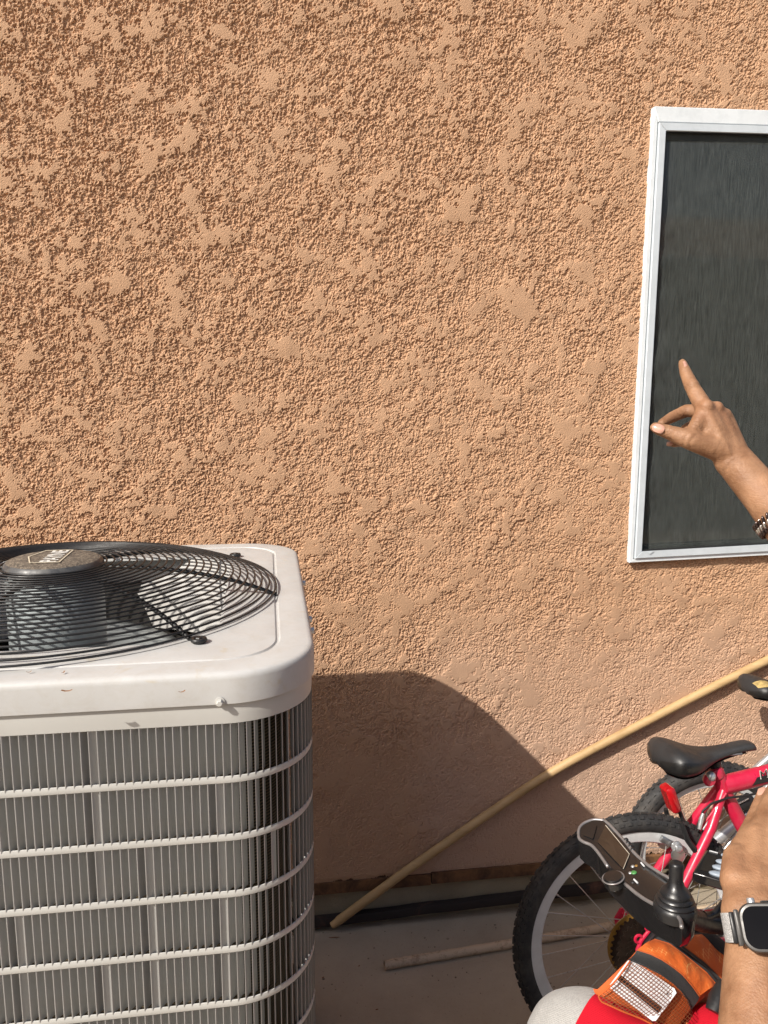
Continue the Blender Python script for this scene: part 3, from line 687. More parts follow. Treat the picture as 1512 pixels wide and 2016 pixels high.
# fan guard
K = 0.048; GR = 0.362
def gz(r): return T+0.006+K*(1-(r/GR)**3.2)
nring = 24
for i in range(nring):
    r = 0.082+(GR-0.082)*(i/(nring-1))
    if i == nring-1: r = GR-0.001
    wr = 0.00165
    seg = 112
    pts = [(FX+r*math.cos(2*math.pi*k/seg), ACY+r*math.sin(2*math.pi*k/seg), gz(r)+0.0012*math.sin(3*2*math.pi*k/seg+i)*0.4) for k in range(seg)]
    MB().tube(pts, wr, 7, closed=True).build('guard_ring', M['wire'], ac, True, angle=180)
for ai, a in enumerate((-98, -48, -7, 42, 87, 132, 177, 222)):
    a_ = R_(a); d = np.array([math.cos(a_), math.sin(a_)]); pts = []; rad = []
    foot = a in (-48, 42, 132, 222)
    for k in range(64):
        r = 0.07+(GR+0.002-0.07)*k/63
        pts.append((FX+d[0]*r, ACY+d[1]*r, gz(min(r, GR))-0.0055)); rad.append(0.0034*(1+0.16*math.cos((r-0.082)/(GR-0.082)*(nring-1)*2*math.pi)))
    if foot:
        for dr, dz in ((0.008, -0.004), (0.016, -0.005), (0.022, -0.0055)): pts.append((FX+d[0]*(GR+dr), ACY+d[1]*(GR+dr), max(gz(GR)+dz, T+0.003))); rad.append(0.0035)
    rb = MB().tube(pts, rad, 8).build('guard_rib', M['wire'], ac, True, angle=180)
    if foot:
        p = np.array([FX+d[0]*(GR+0.018), ACY+d[1]*(GR+0.018), T+0.001])
        eye_ = [(p[0]+0.0085*math.cos(2*math.pi*k/16), p[1]+0.0085*math.sin(2*math.pi*k/16), p[2]+0.004) for k in range(16)]
        MB().tube(eye_, 0.0032, 7, closed=True).build('foot_loop', M['wire'], rb, True, angle=180)
        bolt(p, (0, 0, 1), 0.0055, 'foot_bolt', 'wire', rb)
# cap with the printed maker's badge
capc = (FX, ACY, T)
cap = MB().lathe(capc, (0, 0, 1), [(0.001, 0.0655), (0.04, 0.0650), (0.066, 0.0630), (0.0725, 0.0605)], 48).build('motor_cap', M['cap'], ac, True, angle=60)
MB().lathe(capc, (0, 0, 1), [(0.0725, 0.0605), (0.0765, 0.0565), (0.0785, 0.051), (0.0785, 0.046), (0.074, 0.044)], 48).build('cap_side', M['capside'], cap, True, angle=60)
zc_ = T+0.0662
def badge(u, w): return np.array([FX+u, ACY+w, zc_])        # letters read away from the camera
pent = [(0.032-0.006, -0.047), (0.032-0.006, 0.047), (-0.018, 0.047), (-0.033, 0.0), (-0.018, -0.047)]
pent = [(u-0.006, w) for u, w in pent]
ob = MB()
for (a, b) in zip(pent, pent[1:]+pent[:1]): ob.tube([badge(*a), badge(*b)], 0.0011, 6, flat=0.3)
ob.build('badge_outline', M['logoline'], cap, True)
text_mesh('PAYNE', 'badge_lettering', M['logo'], cap, badge(0.003, 0.0), (0, 0.82, 0), (-1, 0, 0), 0.036, 0.022)
# motor and fan blades
MB().lathe((FX, ACY, T), (0, 0, 1), [(0.02, 0.036), (0.071, 0.034), (0.076, 0.028), (0.076, -0.125), (0.068, -0.135), (0.012, -0.137), (0.012, -0.18), (0.001, -0.18)], 40).build('fan_motor', M['motor'], ac, True)
for k in range(3):
    a0 = R_(-62+120*k); rows = []
    for i in range(9):
        r = 0.055+0.265*i/8; sp = 0.62+0.30*i/8
        row = []
        for j in range(9):
            u = j/8-0.5; aa = a0+u*sp+0.25*i/8
            row.append((FX+r*math.cos(aa), ACY+r*math.sin(aa), T-0.165+0.075*u+0.012*math.cos(u*3)))
        rows.append(row)
    o = MB().grid(rows).build('fan_blade', M['blade'], ac, True); sm_ = o.modifiers.new('t', 'SOLIDIFY'); sm_.thickness = 0.0015
# dry leaf crumbs on the cover
for px_, py_, s_ in ((132, 1362, 0.006), (358, 1364, 0.004), (57, 1325, 0.003), (124, 1326, 0.003)):
    p = onp(px_, py_, 2, T+0.001); th = random.random()*3
    lf = MB().grid([[p+np.array([math.cos(th)*s_*u-math.sin(th)*s_*0.35*w, math.sin(th)*s_*u+math.cos(th)*s_*0.35*w, 0.001+0.0015*u*u]) for u in (-1, -.3, .4, 1)] for w in (-1, 0, .8)]).build('dry_leaf_scrap', M['leaf'], None, True)
    tag(lf, 'tiny curled brown leaf scrap lying on the white condenser cover', 'leaf', 'leaf scraps on the condenser cover')

# ------------------------------------------------------------------ pole and pipes
PB = [(652, 1815), (778, 1730), (897, 1646), (980, 1590), (1056, 1537), (1130, 1494), (1250, 1432), (1400, 1354), (1512, 1299)]
kn = [onp(x, y, 1, YW-0.0132) for x, y in PB]; kn.append(kn[-1]+(kn[-1]-kn[-2])*2.4)
kd_ = np.r_[0, np.cumsum([np.linalg.norm(b-a) for a, b in zip(kn, kn[1:])])]
pts = [np.array([np.interp(t, kd_, [k[c] for k in kn]) for c in range(3)]) for t in np.linspace(0, kd_[-1], 70)]
for _ in range(12): pts = [pts[0]]+[(pts[i-1]+2*pts[i]+pts[i+1])/4 for i in range(1, 69)]+[pts[-1]]
lift = 0.0155-pts[0][2]+0.004
pts = [np.array([p[0], YW-0.0132-0.0195*max(0, 1-i/9)**1.3, p[2]+max(0, lift)*max(0, 1-i/6)]) for i, p in enumerate(pts)]
mb = MB()
mb.tube(pts, [0.0095]+[0.0123]*68+[0.011], 16)
tag(mb.build('wooden_pole', M['pole'], None, True), 'long round pale wooden pole leaning along the stucco wall', 'pole')
# dark rusty bar along the footing
a, b = v3((-0.35, YW-0.020, 0.016)), v3((1.55, YW-0.014, 0.070))
mb = MB(); n = 40
Lp = []
for i in range(n):
    t = i/(n-1); c = a+(b-a)*t+np.array([0, 0.001*math.sin(i*.9), 0.001*math.sin(i*1.7)])
    Lp.append([c+np.array([0, y_, z_]) for y_, z_ in ((-0.012, -0.014), (0.010, -0.014), (0.011, 0.009), (-0.009, 0.010), (-0.011, 0.007))])
mb.loft(Lp, True, True); tag(mb.build('rusty_bar', M['iron'], None, True), 'long dark rusty metal bar lying along the foot of the wall', 'metal bar')
# peeling pipe on the slab
a, b = onp(757, 1900, 2, 0.0118), onp(1230, 1818, 2, 0.0118); d = unit(b-a); b = a+d*1.25
mb = MB(); ts = np.linspace(0, np.linalg.norm(b-a), 50); wv = np.cross(d, [0, 0, 1])
outer = [a+d*t+wv*0.002*math.sin(t*3) for t in ts]
mb.tube(outer, [0.0116+0.0004*math.sin(i*2.1) for i in range(50)], 16, caps=False)
mb.tube([outer[0], outer[0]+d*0.12], [0.0096, 0.0094], 16, caps=False)
u_ = np.cross(d, wv)
mb.loft([[outer[0]+r*(wv*math.cos(2*math.pi*k/16)+u_*math.sin(2*math.pi*k/16)) for k in range(16)] for r in (0.0096, 0.0116)], True, False)
for k in range(7):
    mb.box(outer[k]+np.array([0, 0, 0.0115+0.001*random.random()])+d*random.random()*0.02, (0.012*random.random()+0.004, 0.006, 0.003), (d, wv, (0.1, 0.2, 1)))
tag(mb.build('peeling_pipe', M['pipe'], None, True), 'off-white pipe with peeling rusty skin lying on the concrete slab', 'pipe')
# little twigs and grit on the slab
for (px_, py_, L_) in ((658, 1846, 0.03), (707, 1902, 0.004), (742, 1988, 0.007), (636, 1925, 0.006), (1010, 1765, 0.012)):
    p = onp(px_, py_, 2, 0.0015); th = random.uniform(-0.3, 0.6)
    o = MB().tube([p+np.array([math.cos(th)*L_*u, math.sin(th)*L_*u, 0.001+0.001*math.sin(u*3)]) for u in (-.5, -.2, .2, .5)], [0.0006, 0.0012, 0.0012, 0.0005], 6).build('twig_scrap', M['leaf'], None, True)
    tag(o, 'small dark twig scrap lying on the concrete by the wall', 'twig', 'twig scraps on the slab')

# grit and crumbs swept against the footing
mb = MB()
for k in range(170):
    x = rng.uniform(0.03, 1.5); y = YW-0.03-abs(rng.normal(0, 0.22)); r = abs(rng.normal(0.0010, 0.0008))+0.0005
    mb.ball((x, y, r*0.5), (r*rng.uniform(0.8, 1.8), r, r*0.7), seg=5, rings=3)
gt = mb.build('grit', M['grit'], None, True, fix=False); gt['kind'] = 'stuff'; gt['label'] = 'loose grit and crumbs scattered on the concrete slab'; gt['category'] = 'grit'
# ------------------------------------------------------------------ bicycles
def bike_frame_fn(hub, lean):
    L = R_(lean); U = np.array([1.0, 0, 0]); V = np.array([0, math.sin(L), math.cos(L)]); Wn = np.cross(U, V)   # Wn points to the camera side (-y)
    hub = v3(hub)
    def P(u, v, w=0.0): return hub+U*u+V*v+Wn*w
    def pix(x, y, w=0.0):
        d = ray(x, y); t = np.dot(hub+Wn*w-CAMC, Wn)/np.dot(d, Wn); q = CAMC+d*t-hub; return np.dot(q, U), np.dot(q, V)
    return P, pix, U, V, Wn
def make_wheel(name, bike, P, axes, cu, cv, R, rimr, tw, nspoke, rot=0.0, knob=True):
    U, V, Wn = axes; c = P(cu, cv); nseg = 96
    prof = []
    rt = tw
    for k in range(14):
        a = 2*math.pi*k/14; prof.append((R-rt+rt*0.98*math.cos(a), rt*1.0*math.sin(a)))
    def ringpts(r, w): return [c+U*r*math.cos(2*math.pi*k/nseg)+V*r*math.sin(2*math.pi*k/nseg)+Wn*w for k in range(nseg)]
    rim_prof = [(rimr+0.004, 0.011), (rimr-0.006, 0.0115), (rimr-0.024, 0.0085), (rimr-0.028, 0.003), (rimr-0.028, -0.003), (rimr-0.024, -0.0085), (rimr-0.006, -0.0115), (rimr+0.004, -0.011), (rimr-0.003, 0)]
    loops = [ringpts(r, w) for r, w in rim_prof]; loops.append(loops[0])
    wheel = MB().loft(loops, True, False).build(name, M['rim'], bike, True, angle=35)
    t = MB(); lo = [ringpts(r, w) for r, w in prof]; lo.append(lo[0]); t.loft(lo, True, False)
    if knob:
        nk = int(R*2*math.pi/0.021)
        for k in range(nk):
            for (row, off) in ((0.0, 0.0), (0.62, 0.5), (-0.62, 0.5), (1.18, 0.0), (-1.18, 0.0)):
                a = 2*math.pi*(k+off+0.08*random.random())/nk; er = U*math.cos(a)+V*math.sin(a); et = -U*math.sin(a)+V*math.cos(a)
                nrm = er*math.cos(row)+Wn*math.sin(row); side = np.cross(nrm, et)
                q = c+er*(R-rt)+nrm*(rt*1.0+0.0002)
                t.box(q, (0.0100, 0.0080 if abs(row) < 1 else 0.006, 0.0040), (et, side, nrm))
    t.build('tyre', M['tyre'], wheel, True, angle=35)
    MB().lathe(c, Wn, [(0.004, -0.06), (0.007, -0.058), (0.007, -0.033), (0.021, -0.032), (0.021, -0.028), (0.013, -0.025), (0.012, 0.025), (0.021, 0.028), (0.021, 0.032), (0.007, 0.033), (0.007, 0.058), (0.004, 0.06)], 20, True).build('hub', M['steel'], wheel, True)
    L0 = None
    for k in range(nspoke):
        a = 2*math.pi*k/nspoke+rot; sgn = 1 if k % 2 else -1; off = (0.62 if (k//2) % 2 else -0.62)
        pa = c+U*0.019*math.cos(a+off*2.0)+V*0.019*math.sin(a+off*2.0)+Wn*0.030*sgn
        pb_ = c+U*(rimr-0.022)*math.cos(a)+V*(rimr-0.022)*math.sin(a)+Wn*0.003*sgn
        d = unit(pb_-pa)
        MB().tube([pa, pb_-d*0.012, pb_-d*0.0119, pb_], [0.0011, 0.0011, 0.0019, 0.0019], 6).build('spoke', M['spoke'], wheel, True)
    return wheel
def saddle_mesh(P, u0, u1, v0, tilt, halfw, mat_top, parent, panel=None, deep=0.05):
    """saddle from the tail u0 to the nose u1 (bicycle coordinates); top height v0"""
    nx = 26; loops = []; tops = []
    for i in range(nx+1):
        t = i/nx; u = u0+(u1-u0)*t
        wd = halfw*(0.25+0.75*(1/(1+math.exp((t-0.40)*11))))
        rd = math.sqrt(max(0.0, 1-(1-min(t/0.16, 1))**2)); nd_ = math.sqrt(max(0.0, 1-max(0, (t-0.90)/0.10)**2))
        wd *= (0.25+0.75*rd)*(0.35+0.65*nd_)
        zc = 0.004+0.020*math.exp(-((t-0.10)/0.22)**2)-0.003*math.exp(-((t-0.45)/0.2)**2)+0.010*math.exp(-((t-0.95)/0.25)**2)+tilt*t
        zc -= 0.022*(1-rd)+0.012*(1-nd_)
        dp = (deep*(0.30+0.70*math.exp(-((t-0.10)/0.30)**2)))*(0.35+0.65*rd)*(0.55+0.45*nd_)
        prof = [(-0.55, 1.0), (-0.82, 0.92), (-0.97, 0.72), (-1.0, 0.50), (-0.96, 0.30), (-0.84, 0.14), (-0.60, 0.045), (-0.3, 0.01), (0, 0.0), (0.3, 0.01), (0.60, 0.045), (0.84, 0.14), (0.96, 0.30), (1.0, 0.50), (0.97, 0.72), (0.82, 0.92), (0.55, 1.0), (0.0, 0.80)]
        loops.append([P(u, v0+zc-dp*d, -wd*w) for w, d in prof]); tops.append([P(u, v0+zc-dp*d+0.0008, -wd*w) for w, d in prof[4:13]])
    sd_ = MB().loft(loops, True, True).build('saddle', mat_top, parent, True, angle=75)
    sd_.data.materials.append(M['saddleunder'])
    for k_, pg_ in enumerate(sd_.data.polygons):
        if k_ < nx*18 and (k_ % 18) in ((0, 1, 2, 3, 12, 13, 14, 15, 16, 17) if k_ < 18*9 else (0, 1, 14, 15, 16, 17)): pg_.material_index = 1
    MB().loft([[p+np.array([0, 0, -0.004]) for p in (l[1], l[0], l[17], l[16], l[15])] for l in loops[1:-3]], False, False).build('saddle_underside', M['saddleunder'], sd_, True, angle=180)
    if panel:
        MB().grid([tops[i][panel[0]:panel[1]] for i in range(1, 15)]).build('saddle_panel', M['tan'], sd_, True, angle=180)
    return sd_
# --- pink bicycle
HUB = onp(1249, 1843, 2, 0.281); bk = empty('bicycle', (HUB[0], HUB[1]-0.02, 0), 'pink bicycle with black saddle and big knobbly rear tyre parked by the wall', 'bicycle')
P, pix, U, V, Wn = bike_frame_fn(HUB, 6.0); ax = (U, V, Wn)
RW = 0.2815
wheel = make_wheel('rear_wheel', bk, P, ax, 0, 0, RW, 0.246, 0.0205, 28, 0.11)
make_wheel('front_wheel', bk, P, ax, 0.93, 0, RW, 0.246, 0.0205, 28, 0.3)
pl = MB().lathe(P(0, 0), Wn, [(0.022, 0.040), (0.060, 0.034), (0.0765, 0.031), (0.0775, 0.0295), (0.060, 0.031), (0.020, 0.038)], 48).build('spoke_protector', M['yellow'], bk, True)
sp = MB()
for k, (r, w) in enumerate(((0.0725, 0.040), (0.060, 0.044), (0.040, 0.048), (0.034, 0.052), (0.028, 0.056))):
    nt_ = int(r*2*math.pi/0.0127*1.0); pts = []
    for j in range(nt_*4):
        a = 2*math.pi*j/(nt_*4); rr = r+(0.0035 if j % 4 in (0, 1) else -0.002); pts.append(P(rr*math.cos(a), rr*math.sin(a), w))
    sp.prism(pts, Wn*0.0022)
sp.build('sprocket_cluster', M['sprocket'], bk, True, angle=20)
# frame points from the photograph, on the bicycle's own plane
cl = pix(1424, 1556); top = pix(1410, 1515); bb = (0.385, -0.005); stn = unit(np.array(top)-np.array(bb))
seat_dir = np.array(pix(1473, 1642))-np.array(pix(1430, 1562)); seat_dir = seat_dir/np.linalg.norm(seat_dir)
bbu = np.array(cl)+seat_dir*((cl[1]-0.0)/max(1e-6, -seat_dir[1])); bb = (bbu[0], bbu[1])
fr = MB().tube([P(*top), P(*cl), P(*bb)], [0.0155, 0.0165, 0.0175], 18).build('seat_tube', M['pink'], bk, True, angle=60)
tt0 = pix(1432, 1544); tt1 = pix(1512, 1524); tdir = unit(np.array(tt1)-np.array(tt0)); hd = np.array(tt0)+tdir*0.46
MB().tube([P(*(np.array(tt0)-tdir*0.012)), P(*tt0), P(*hd)], [0.0215, 0.0215, 0.0200], 18).build('top_tube', M['pink'], bk, True, angle=60)
MB().tube([P(hd[0]-0.012, hd[1]+0.045), P(hd[0]+0.030, hd[1]-0.075)], 0.020, 16).build('head_tube', M['pink'], bk, True)
MB().tube([P(hd[0]+0.022, hd[1]-0.055), P(*bb)], 0.019, 16).build('down_tube', M['pink'], bk, True)
MB().lathe(P(*bb), Wn, [(0.021, -0.036), (0.021, 0.036)], 20, True).build('bottom_bracket', M['steel'], bk, True)
for s in (1, -1):
    MB().tube([P(cl[0]-0.006, cl[1]+0.004, 0.010*s), P(cl[0]*0.78, cl[1]*0.78, 0.030*s), P(cl[0]*0.35, cl[1]*0.35, 0.052*s), P(0.006, 0.012, 0.062*s)], [0.0098, 0.0112, 0.0108, 0.008], 14).build('seat_stay', M['pink'], bk, True, angle=60)
    MB().tube([P(bb[0]-0.01, bb[1], 0.028*s), P(0.22, 0, 0.052*s), P(0.004, -0.002, 0.062*s)], [0.011, 0.011, 0.008], 14).build('chain_stay', M['pink'], bk, True, angle=60)
    # fork leg
    MB().tube([P(hd[0]+0.036, hd[1]-0.08, 0.045*s), P(0.90, 0.10, 0.05*s), P(0.93, 0, 0.055*s)], [0.014, 0.012, 0.009], 12).build('fork_leg', M['pink'], bk, True)
    # dropout plate, pink with two eyelets
    dp = MB().prism([P(u*0.9, v*0.9, 0.060*s+0.004*s) for u, v in ((-0.012, -0.030), (0.016, -0.040), (0.030, 0.006), (0.020, 0.034), (-0.004, 0.030), (-0.020, 0.004))], Wn*0.004*s)
    dp.build('dropout', M['pink'], bk, True, angle=20)
MB().tube([P(hd[0]-0.014, hd[1]+0.05), P(hd[0]-0.035, hd[1]+0.13), P(hd[0]+0.01, hd[1]+0.16)], 0.012, 12).build('stem', M['steel'], bk, True)
MB().tube([P(hd[0]-0.02, hd[1]+0.17, 0.28), P(hd[0]+0.01, hd[1]+0.16, 0.1), P(hd[0]+0.01, hd[1]+0.16, -0.1), P(hd[0]-0.02, hd[1]+0.17, -0.22)], 0.011, 12).build('handlebar', M['blackp'], bk, True)
MB().tube([P(bb[0], bb[1], 0.04), P(bb[0], bb[1], 0.062), P(bb[0]+0.06, bb[1]-0.14, 0.066)], 0.009, 10).build('crank_arm', M['steel'], bk, True)
MB().lathe(P(*bb), Wn, [(0.02, 0.040), (0.078, 0.042), (0.080, 0.044), (0.02, 0.046)], 40, True).build('chainring', M['blackp'], bk, True)
MB().box(P(bb[0]+0.062, bb[1]-0.145, 0.11), (0.09, 0.09, 0.022), (U, Wn, V), 0.004).build('pedal', M['blackp'], bk, True)
# seat clamp, post, saddle
clp = MB().lathe(P(top[0]-0.004, top[1]-0.006), unit(np.array(P(*top))-np.array(P(*bb))), [(0.0185, -0.010), (0.0195, -0.006), (0.0195, 0.008), (0.017, 0.012)], 24, True).build('seat_clamp', M['pink'], bk, True)
cb = pix(1397, 1527, 0.02)
MB().ball(P(cb[0], cb[1], 0.024), 0.0115, seg=16, rings=10).build('clamp_bolt', M['bolt'], clp, True)
MB().lathe(P(cb[0]-0.002, cb[1]-0.008, 0.020), Wn, [(0.004, -0.006), (0.013, -0.004), (0.015, 0.004), (0.011, 0.010), (0.004, 0.011)], 20, True).build('clamp_nut', M['pink'], clp, True)
sv = pix(1390, 1482)
MB().tube([P(*top), P(top[0]-0.006, top[1]+0.035)], 0.0125, 14).build('seat_post', M['blackp'], bk, True)
MB().tube([P(top[0]-0.05, top[1]+0.040, 0.018), P(top[0]+0.05, top[1]+0.040, 0.018)], 0.0035, 8).build('saddle_rail', M['steel'], bk, True)
MB().tube([P(top[0]-0.05, top[1]+0.040, -0.018), P(top[0]+0.05, top[1]+0.040, -0.018)], 0.0035, 8).build('saddle_rail', M['steel'], bk, True)
s0, s1 = pix(1291, 1490), pix(1486, 1478)
saddle_mesh(P, s0[0], s1[0], s0[1]+0.006, 0.002, 0.082, M['saddle'], bk, deep=0.060)
# black decal with the outlined letter on the top tube
tn = np.array([-tdir[1], tdir[0]])
def ttp(s, h): # along the tube, around the tube (angle)
    q = np.array(tt0)+tdir*s; a = h
    return P(q[0]+tn[0]*0.0217*math.sin(a), q[1]+tn[1]*0.0217*math.sin(a), 0.0217*math.cos(a))
MB().grid([[ttp(0.046+0.016*k/6+0.30*i/12, -0.30+0.75*k/6) for i in range(13)] for k in range(7)]).build('decal', M['stripe'], fr, True)
qa = np.array(tt0)+tdir*0.078
text_mesh('M', 'decal_letter', M['logo'], fr, P(qa[0]+tn[0]*0.013, qa[1]+tn[1]*0.013, 0.0215), P(tdir[0], tdir[1])-P(0, 0), P(tn[0]*1.0, tn[1]*1.0)-P(0, 0), 0.030)
text_mesh('M', 'decal_letter', M['stripe'], fr, P(qa[0]+tn[0]*0.013, qa[1]+tn[1]*0.013, 0.0220), P(tdir[0], tdir[1])-P(0, 0), P(tn[0]*1.0, tn[1]*1.0)-P(0, 0), 0.025)
# brakes, cables, reflector
br1 = pix(1328, 1668, 0.03); br2 = pix(1352, 1640, 0.03)
for s in (1, -1):
    b_ = MB().tube([P(br2[0]+0.03, br2[1]-0.055, 0.034*s), P(br2[0]-0.004, br2[1]-0.01, 0.040*s), P(br2[0]-0.016, br2[1]+0.028, 0.034*s)], [0.007, 0.0065, 0.005], 8)
    arm = b_.build('brake_arm', M['blackp'], bk, True)
    MB().box(P(br1[0]-0.008, br1[1]+0.006, 0.017*s), (0.042, 0.014, 0.010), (U*0.86-V*0.5, U*0.5+V*0.86, Wn), 0.002).build('brake_pad', M['steel'], arm, True)
    MB().lathe(P(br1[0]+0.006, br1[1], 0.030*s), Wn*s, [(0.012, -0.004), (0.012, 0.0), (0.008, 0.002), (0.008, 0.010), (0.005, 0.012)], 16, True).build('brake_bolt', M['bolt'], arm, True)
    MB().lathe(P(br1[0]+0.008, br1[1]-0.018, 0.030*s), Wn*s, [(0.016, -0.002), (0.016, 0.003), (0.009, 0.004)], 18, True).build('brake_washer', M['steel'], arm, True)
ca = [pix(1512, 1556, .025), pix(1470, 1566, .025), pix(1430, 1571, .025), pix(1400, 1582, .025), pix(1386, 1598, .03), pix(1379, 1618, .03), pix(1372, 1636, .03)]
MB().tube([P(ca[0][0]+0.15, ca[0][1]+0.03, 0.025)]+[P(u, v, 0.026) for u, v in ca], 0.0026, 8).build('brake_cable', M['blackp'], bk, True)
cb_ = [pix(1428, 1560, .02), pix(1416, 1578, .02), pix(1403, 1600, .025), pix(1392, 1620, .03), pix(1384, 1640, .035)]
MB().tube([P(u, v, 0.024) for u, v in cb_], 0.0022, 8).build('gear_cable', M['pink'], bk, True)
nz = pix(1381, 1612, .03)
MB().tube([P(nz[0]+0.004, nz[1]+0.012, 0.03), P(nz[0], nz[1], 0.03), P(nz[0]-0.006, nz[1]-0.022, 0.032)], [0.003, 0.0055, 0.004], 10).build('cable_noodle', M['bolt'], bk, True)
rc = pix(1320, 1571); rb0 = pix(1352, 1640)
refl = MB().box(P(rc[0], rc[1], 0.0), (0.021, 0.060, 0.040), (U*0.94+V*0.34, V*0.94-U*0.34, Wn), 0.005).build('rear_reflector', M['red'], bk, True)
MB().tube([P(rc[0]+0.012, rc[1]-0.006), P((rc[0]+rb0[0])/2+0.006, (rc[1]+rb0[1])/2), P(rb0[0]+0.004, rb0[1]-0.004), P(rb0[0]+0.045, rb0[1]-0.012)], [0.004, 0.005, 0.0055, 0.005], 8).build('reflector_bracket', M['blackp'], bk, True)
# derailleur behind the dropout: black body and cage, pink guard plate
dq = pix(1283, 1853, 0.07)
der = MB().prism([P(dq[0]+u, dq[1]+v, 0.078) for u, v in ((-0.030, -0.040), (0.010, -0.048), (0.034, -0.010), (0.030, 0.030), (0.000, 0.036), (-0.026, 0.010))], Wn*0.018).build('derailleur', M['blackp'], bk, True, angle=20)
MB().lathe(P(dq[0]+0.022, dq[1]+0.026, 0.094), Wn, [(0.016, 0), (0.017, 0.003), (0.014, 0.005), (0.010, 0.003), (0.006, 0.006)], 24, True).build('pivot_cap', M['gloss'], der, True)
pg = MB()
for (u, v) in ((-0.036, 0.016), (-0.012, 0.040)): pg.tube([P(dq[0]+u+0.008*math.cos(a), dq[1]+v+0.008*math.sin(a), 0.082) for a in np.linspace(0, 2*math.pi, 14)[:-1]], 0.0032, 7, closed=True)
pg.tube([P(dq[0]-0.012, dq[1]+0.032, 0.082), P(dq[0]-0.030, dq[1]+0.012, 0.082), P(dq[0]-0.038, dq[1]-0.008, 0.082), P(dq[0]-0.033, dq[1]-0.035, 0.082)], [0.004, 0.0045, 0.005, 0.004], 8)
pg.build('derailleur_guard', M['pink'], der, True)
MB().tube([P(0.01, -0.052, 0.05), P(0.2, -0.070, 0.05), P(bb[0], bb[1]-0.078, 0.044)], 0.0035, 6).build('chain', M['sprocket'], bk, True)
MB().tube([P(0.0, 0.045, 0.05), P(0.2, 0.062, 0.05), P(bb[0], bb[1]+0.078, 0.044)], 0.0035, 6).build('chain', M['sprocket'], bk, True)

# --- silver child's bicycle behind, close to the wall
HB = onp(1391, 1671, 2, 0.249); HB[1] -= 0.0
b2 = empty('child_bicycle', (HB[0], HB[1], 0), 'silver child bicycle with small knobbly wheel standing against the stucco wall', 'bicycle')
P2, pix2, U2, V2, W2 = bike_frame_fn(HB, 2.0); ax2 = (U2, V2, W2)
make_wheel('rear_wheel', b2, P2, ax2, 0, 0, 0.250, 0.207, 0.027, 20, 0.2)
make_wheel('front_wheel', b2, P2, ax2, 0.80, 0, 0.250, 0.207, 0.027, 20, 0.4)
for s in (1, -1):
    MB().tube([P2(0, 0, 0.055*s), P2(0.12, 0.16, 0.045*s), P2(0.22, 0.27, 0.02*s)], [0.008, 0.011, 0.010], 12).build('seat_stay', M['silver'], b2, True)
    MB().tube([P2(0, 0, 0.055*s), P2(0.16, 0.0, 0.045*s), P2(0.31, 0.01, 0.03*s)], [0.012, 0.016, 0.015], 12).build('chain_stay', M['silver'], b2, True)
    MB().tube([P2(0.72, 0.34, 0.045*s), P2(0.78, 0.08, 0.048*s), P2(0.80, 0, 0.05*s)], [0.016, 0.014, 0.01], 12).build('fork_leg', M['silver'], b2, True)
sa, sb = pix2(1388, 1664, .05), pix2(1478, 1598, .05); sc_, se = pix2(1420, 1716, .05), pix2(1474, 1664, .05)
MB().tube([P2(*sa, 0.06), P2(*sb, 0.05), P2(0.24, 0.25, 0.02)], [0.014, 0.016, 0.016], 14).build('swing_arm', M['silver'], b2, True)
MB().tube([P2(*sc_, 0.055), P2(*se, 0.05), P2(0.30, 0.12, 0.03)], [0.015, 0.019, 0.018], 14).build('frame_tube', M['silver'], b2, True)
MB().tube([P2(0.31, 0.01), P2(0.23, 0.30), P2(0.20, 0.44)], [0.017, 0.016, 0.013], 14).build('seat_tube', M['silver'], b2, True)
MB().tube([P2(0.24, 0.27), P2(0.68, 0.40)], 0.018, 14).build('top_tube', M['silver'], b2, True)
MB().tube([P2(0.31, 0.01), P2(0.70, 0.36)], 0.020, 14).build('down_tube', M['silver'], b2, True)
MB().tube([P2(0.72, 0.32), P2(0.66, 0.48), P2(0.64, 0.56)], 0.018, 14).build('head_tube', M['silver'], b2, True)
MB().tube([P2(0.58, 0.62, 0.25), P2(0.64, 0.57, 0.06), P2(0.64, 0.57, -0.02), P2(0.60, 0.60, -0.10)], 0.011, 12).build('handlebar', M['blackp'], b2, True)
MB().tube([P2(0, 0, -0.05), P2(0, 0, 0.075)], 0.010, 12).build('axle', M['steel'], b2, True)
fq = pix2(1462, 1577, .04); MB().box(P2(fq[0], fq[1], 0.05), (0.05, 0.030, 0.03), (U2*0.82+V2*0.57, V2*0.82-U2*0.57, W2), 0.006).build('front_shifter', M['blackp'], b2, True)
gq = pix2(1452, 1570, .04); MB().tube([P2(gq[0]-0.02, gq[1]-0.012, 0.06), P2(gq[0]+0.012, gq[1]+0.012, 0.07)], 0.0022, 6).build('shifter_rod', M['chrome'], b2, True)
# saddle with its tan mesh panel: the tail shows at the picture's edge
t0 = pix2(1467, 1355); saddle_mesh(P2, t0[0], t0[0]+0.235, t0[1]+0.004, 0.0, 0.070, M['saddle'], b2, (1, 4), 0.045)

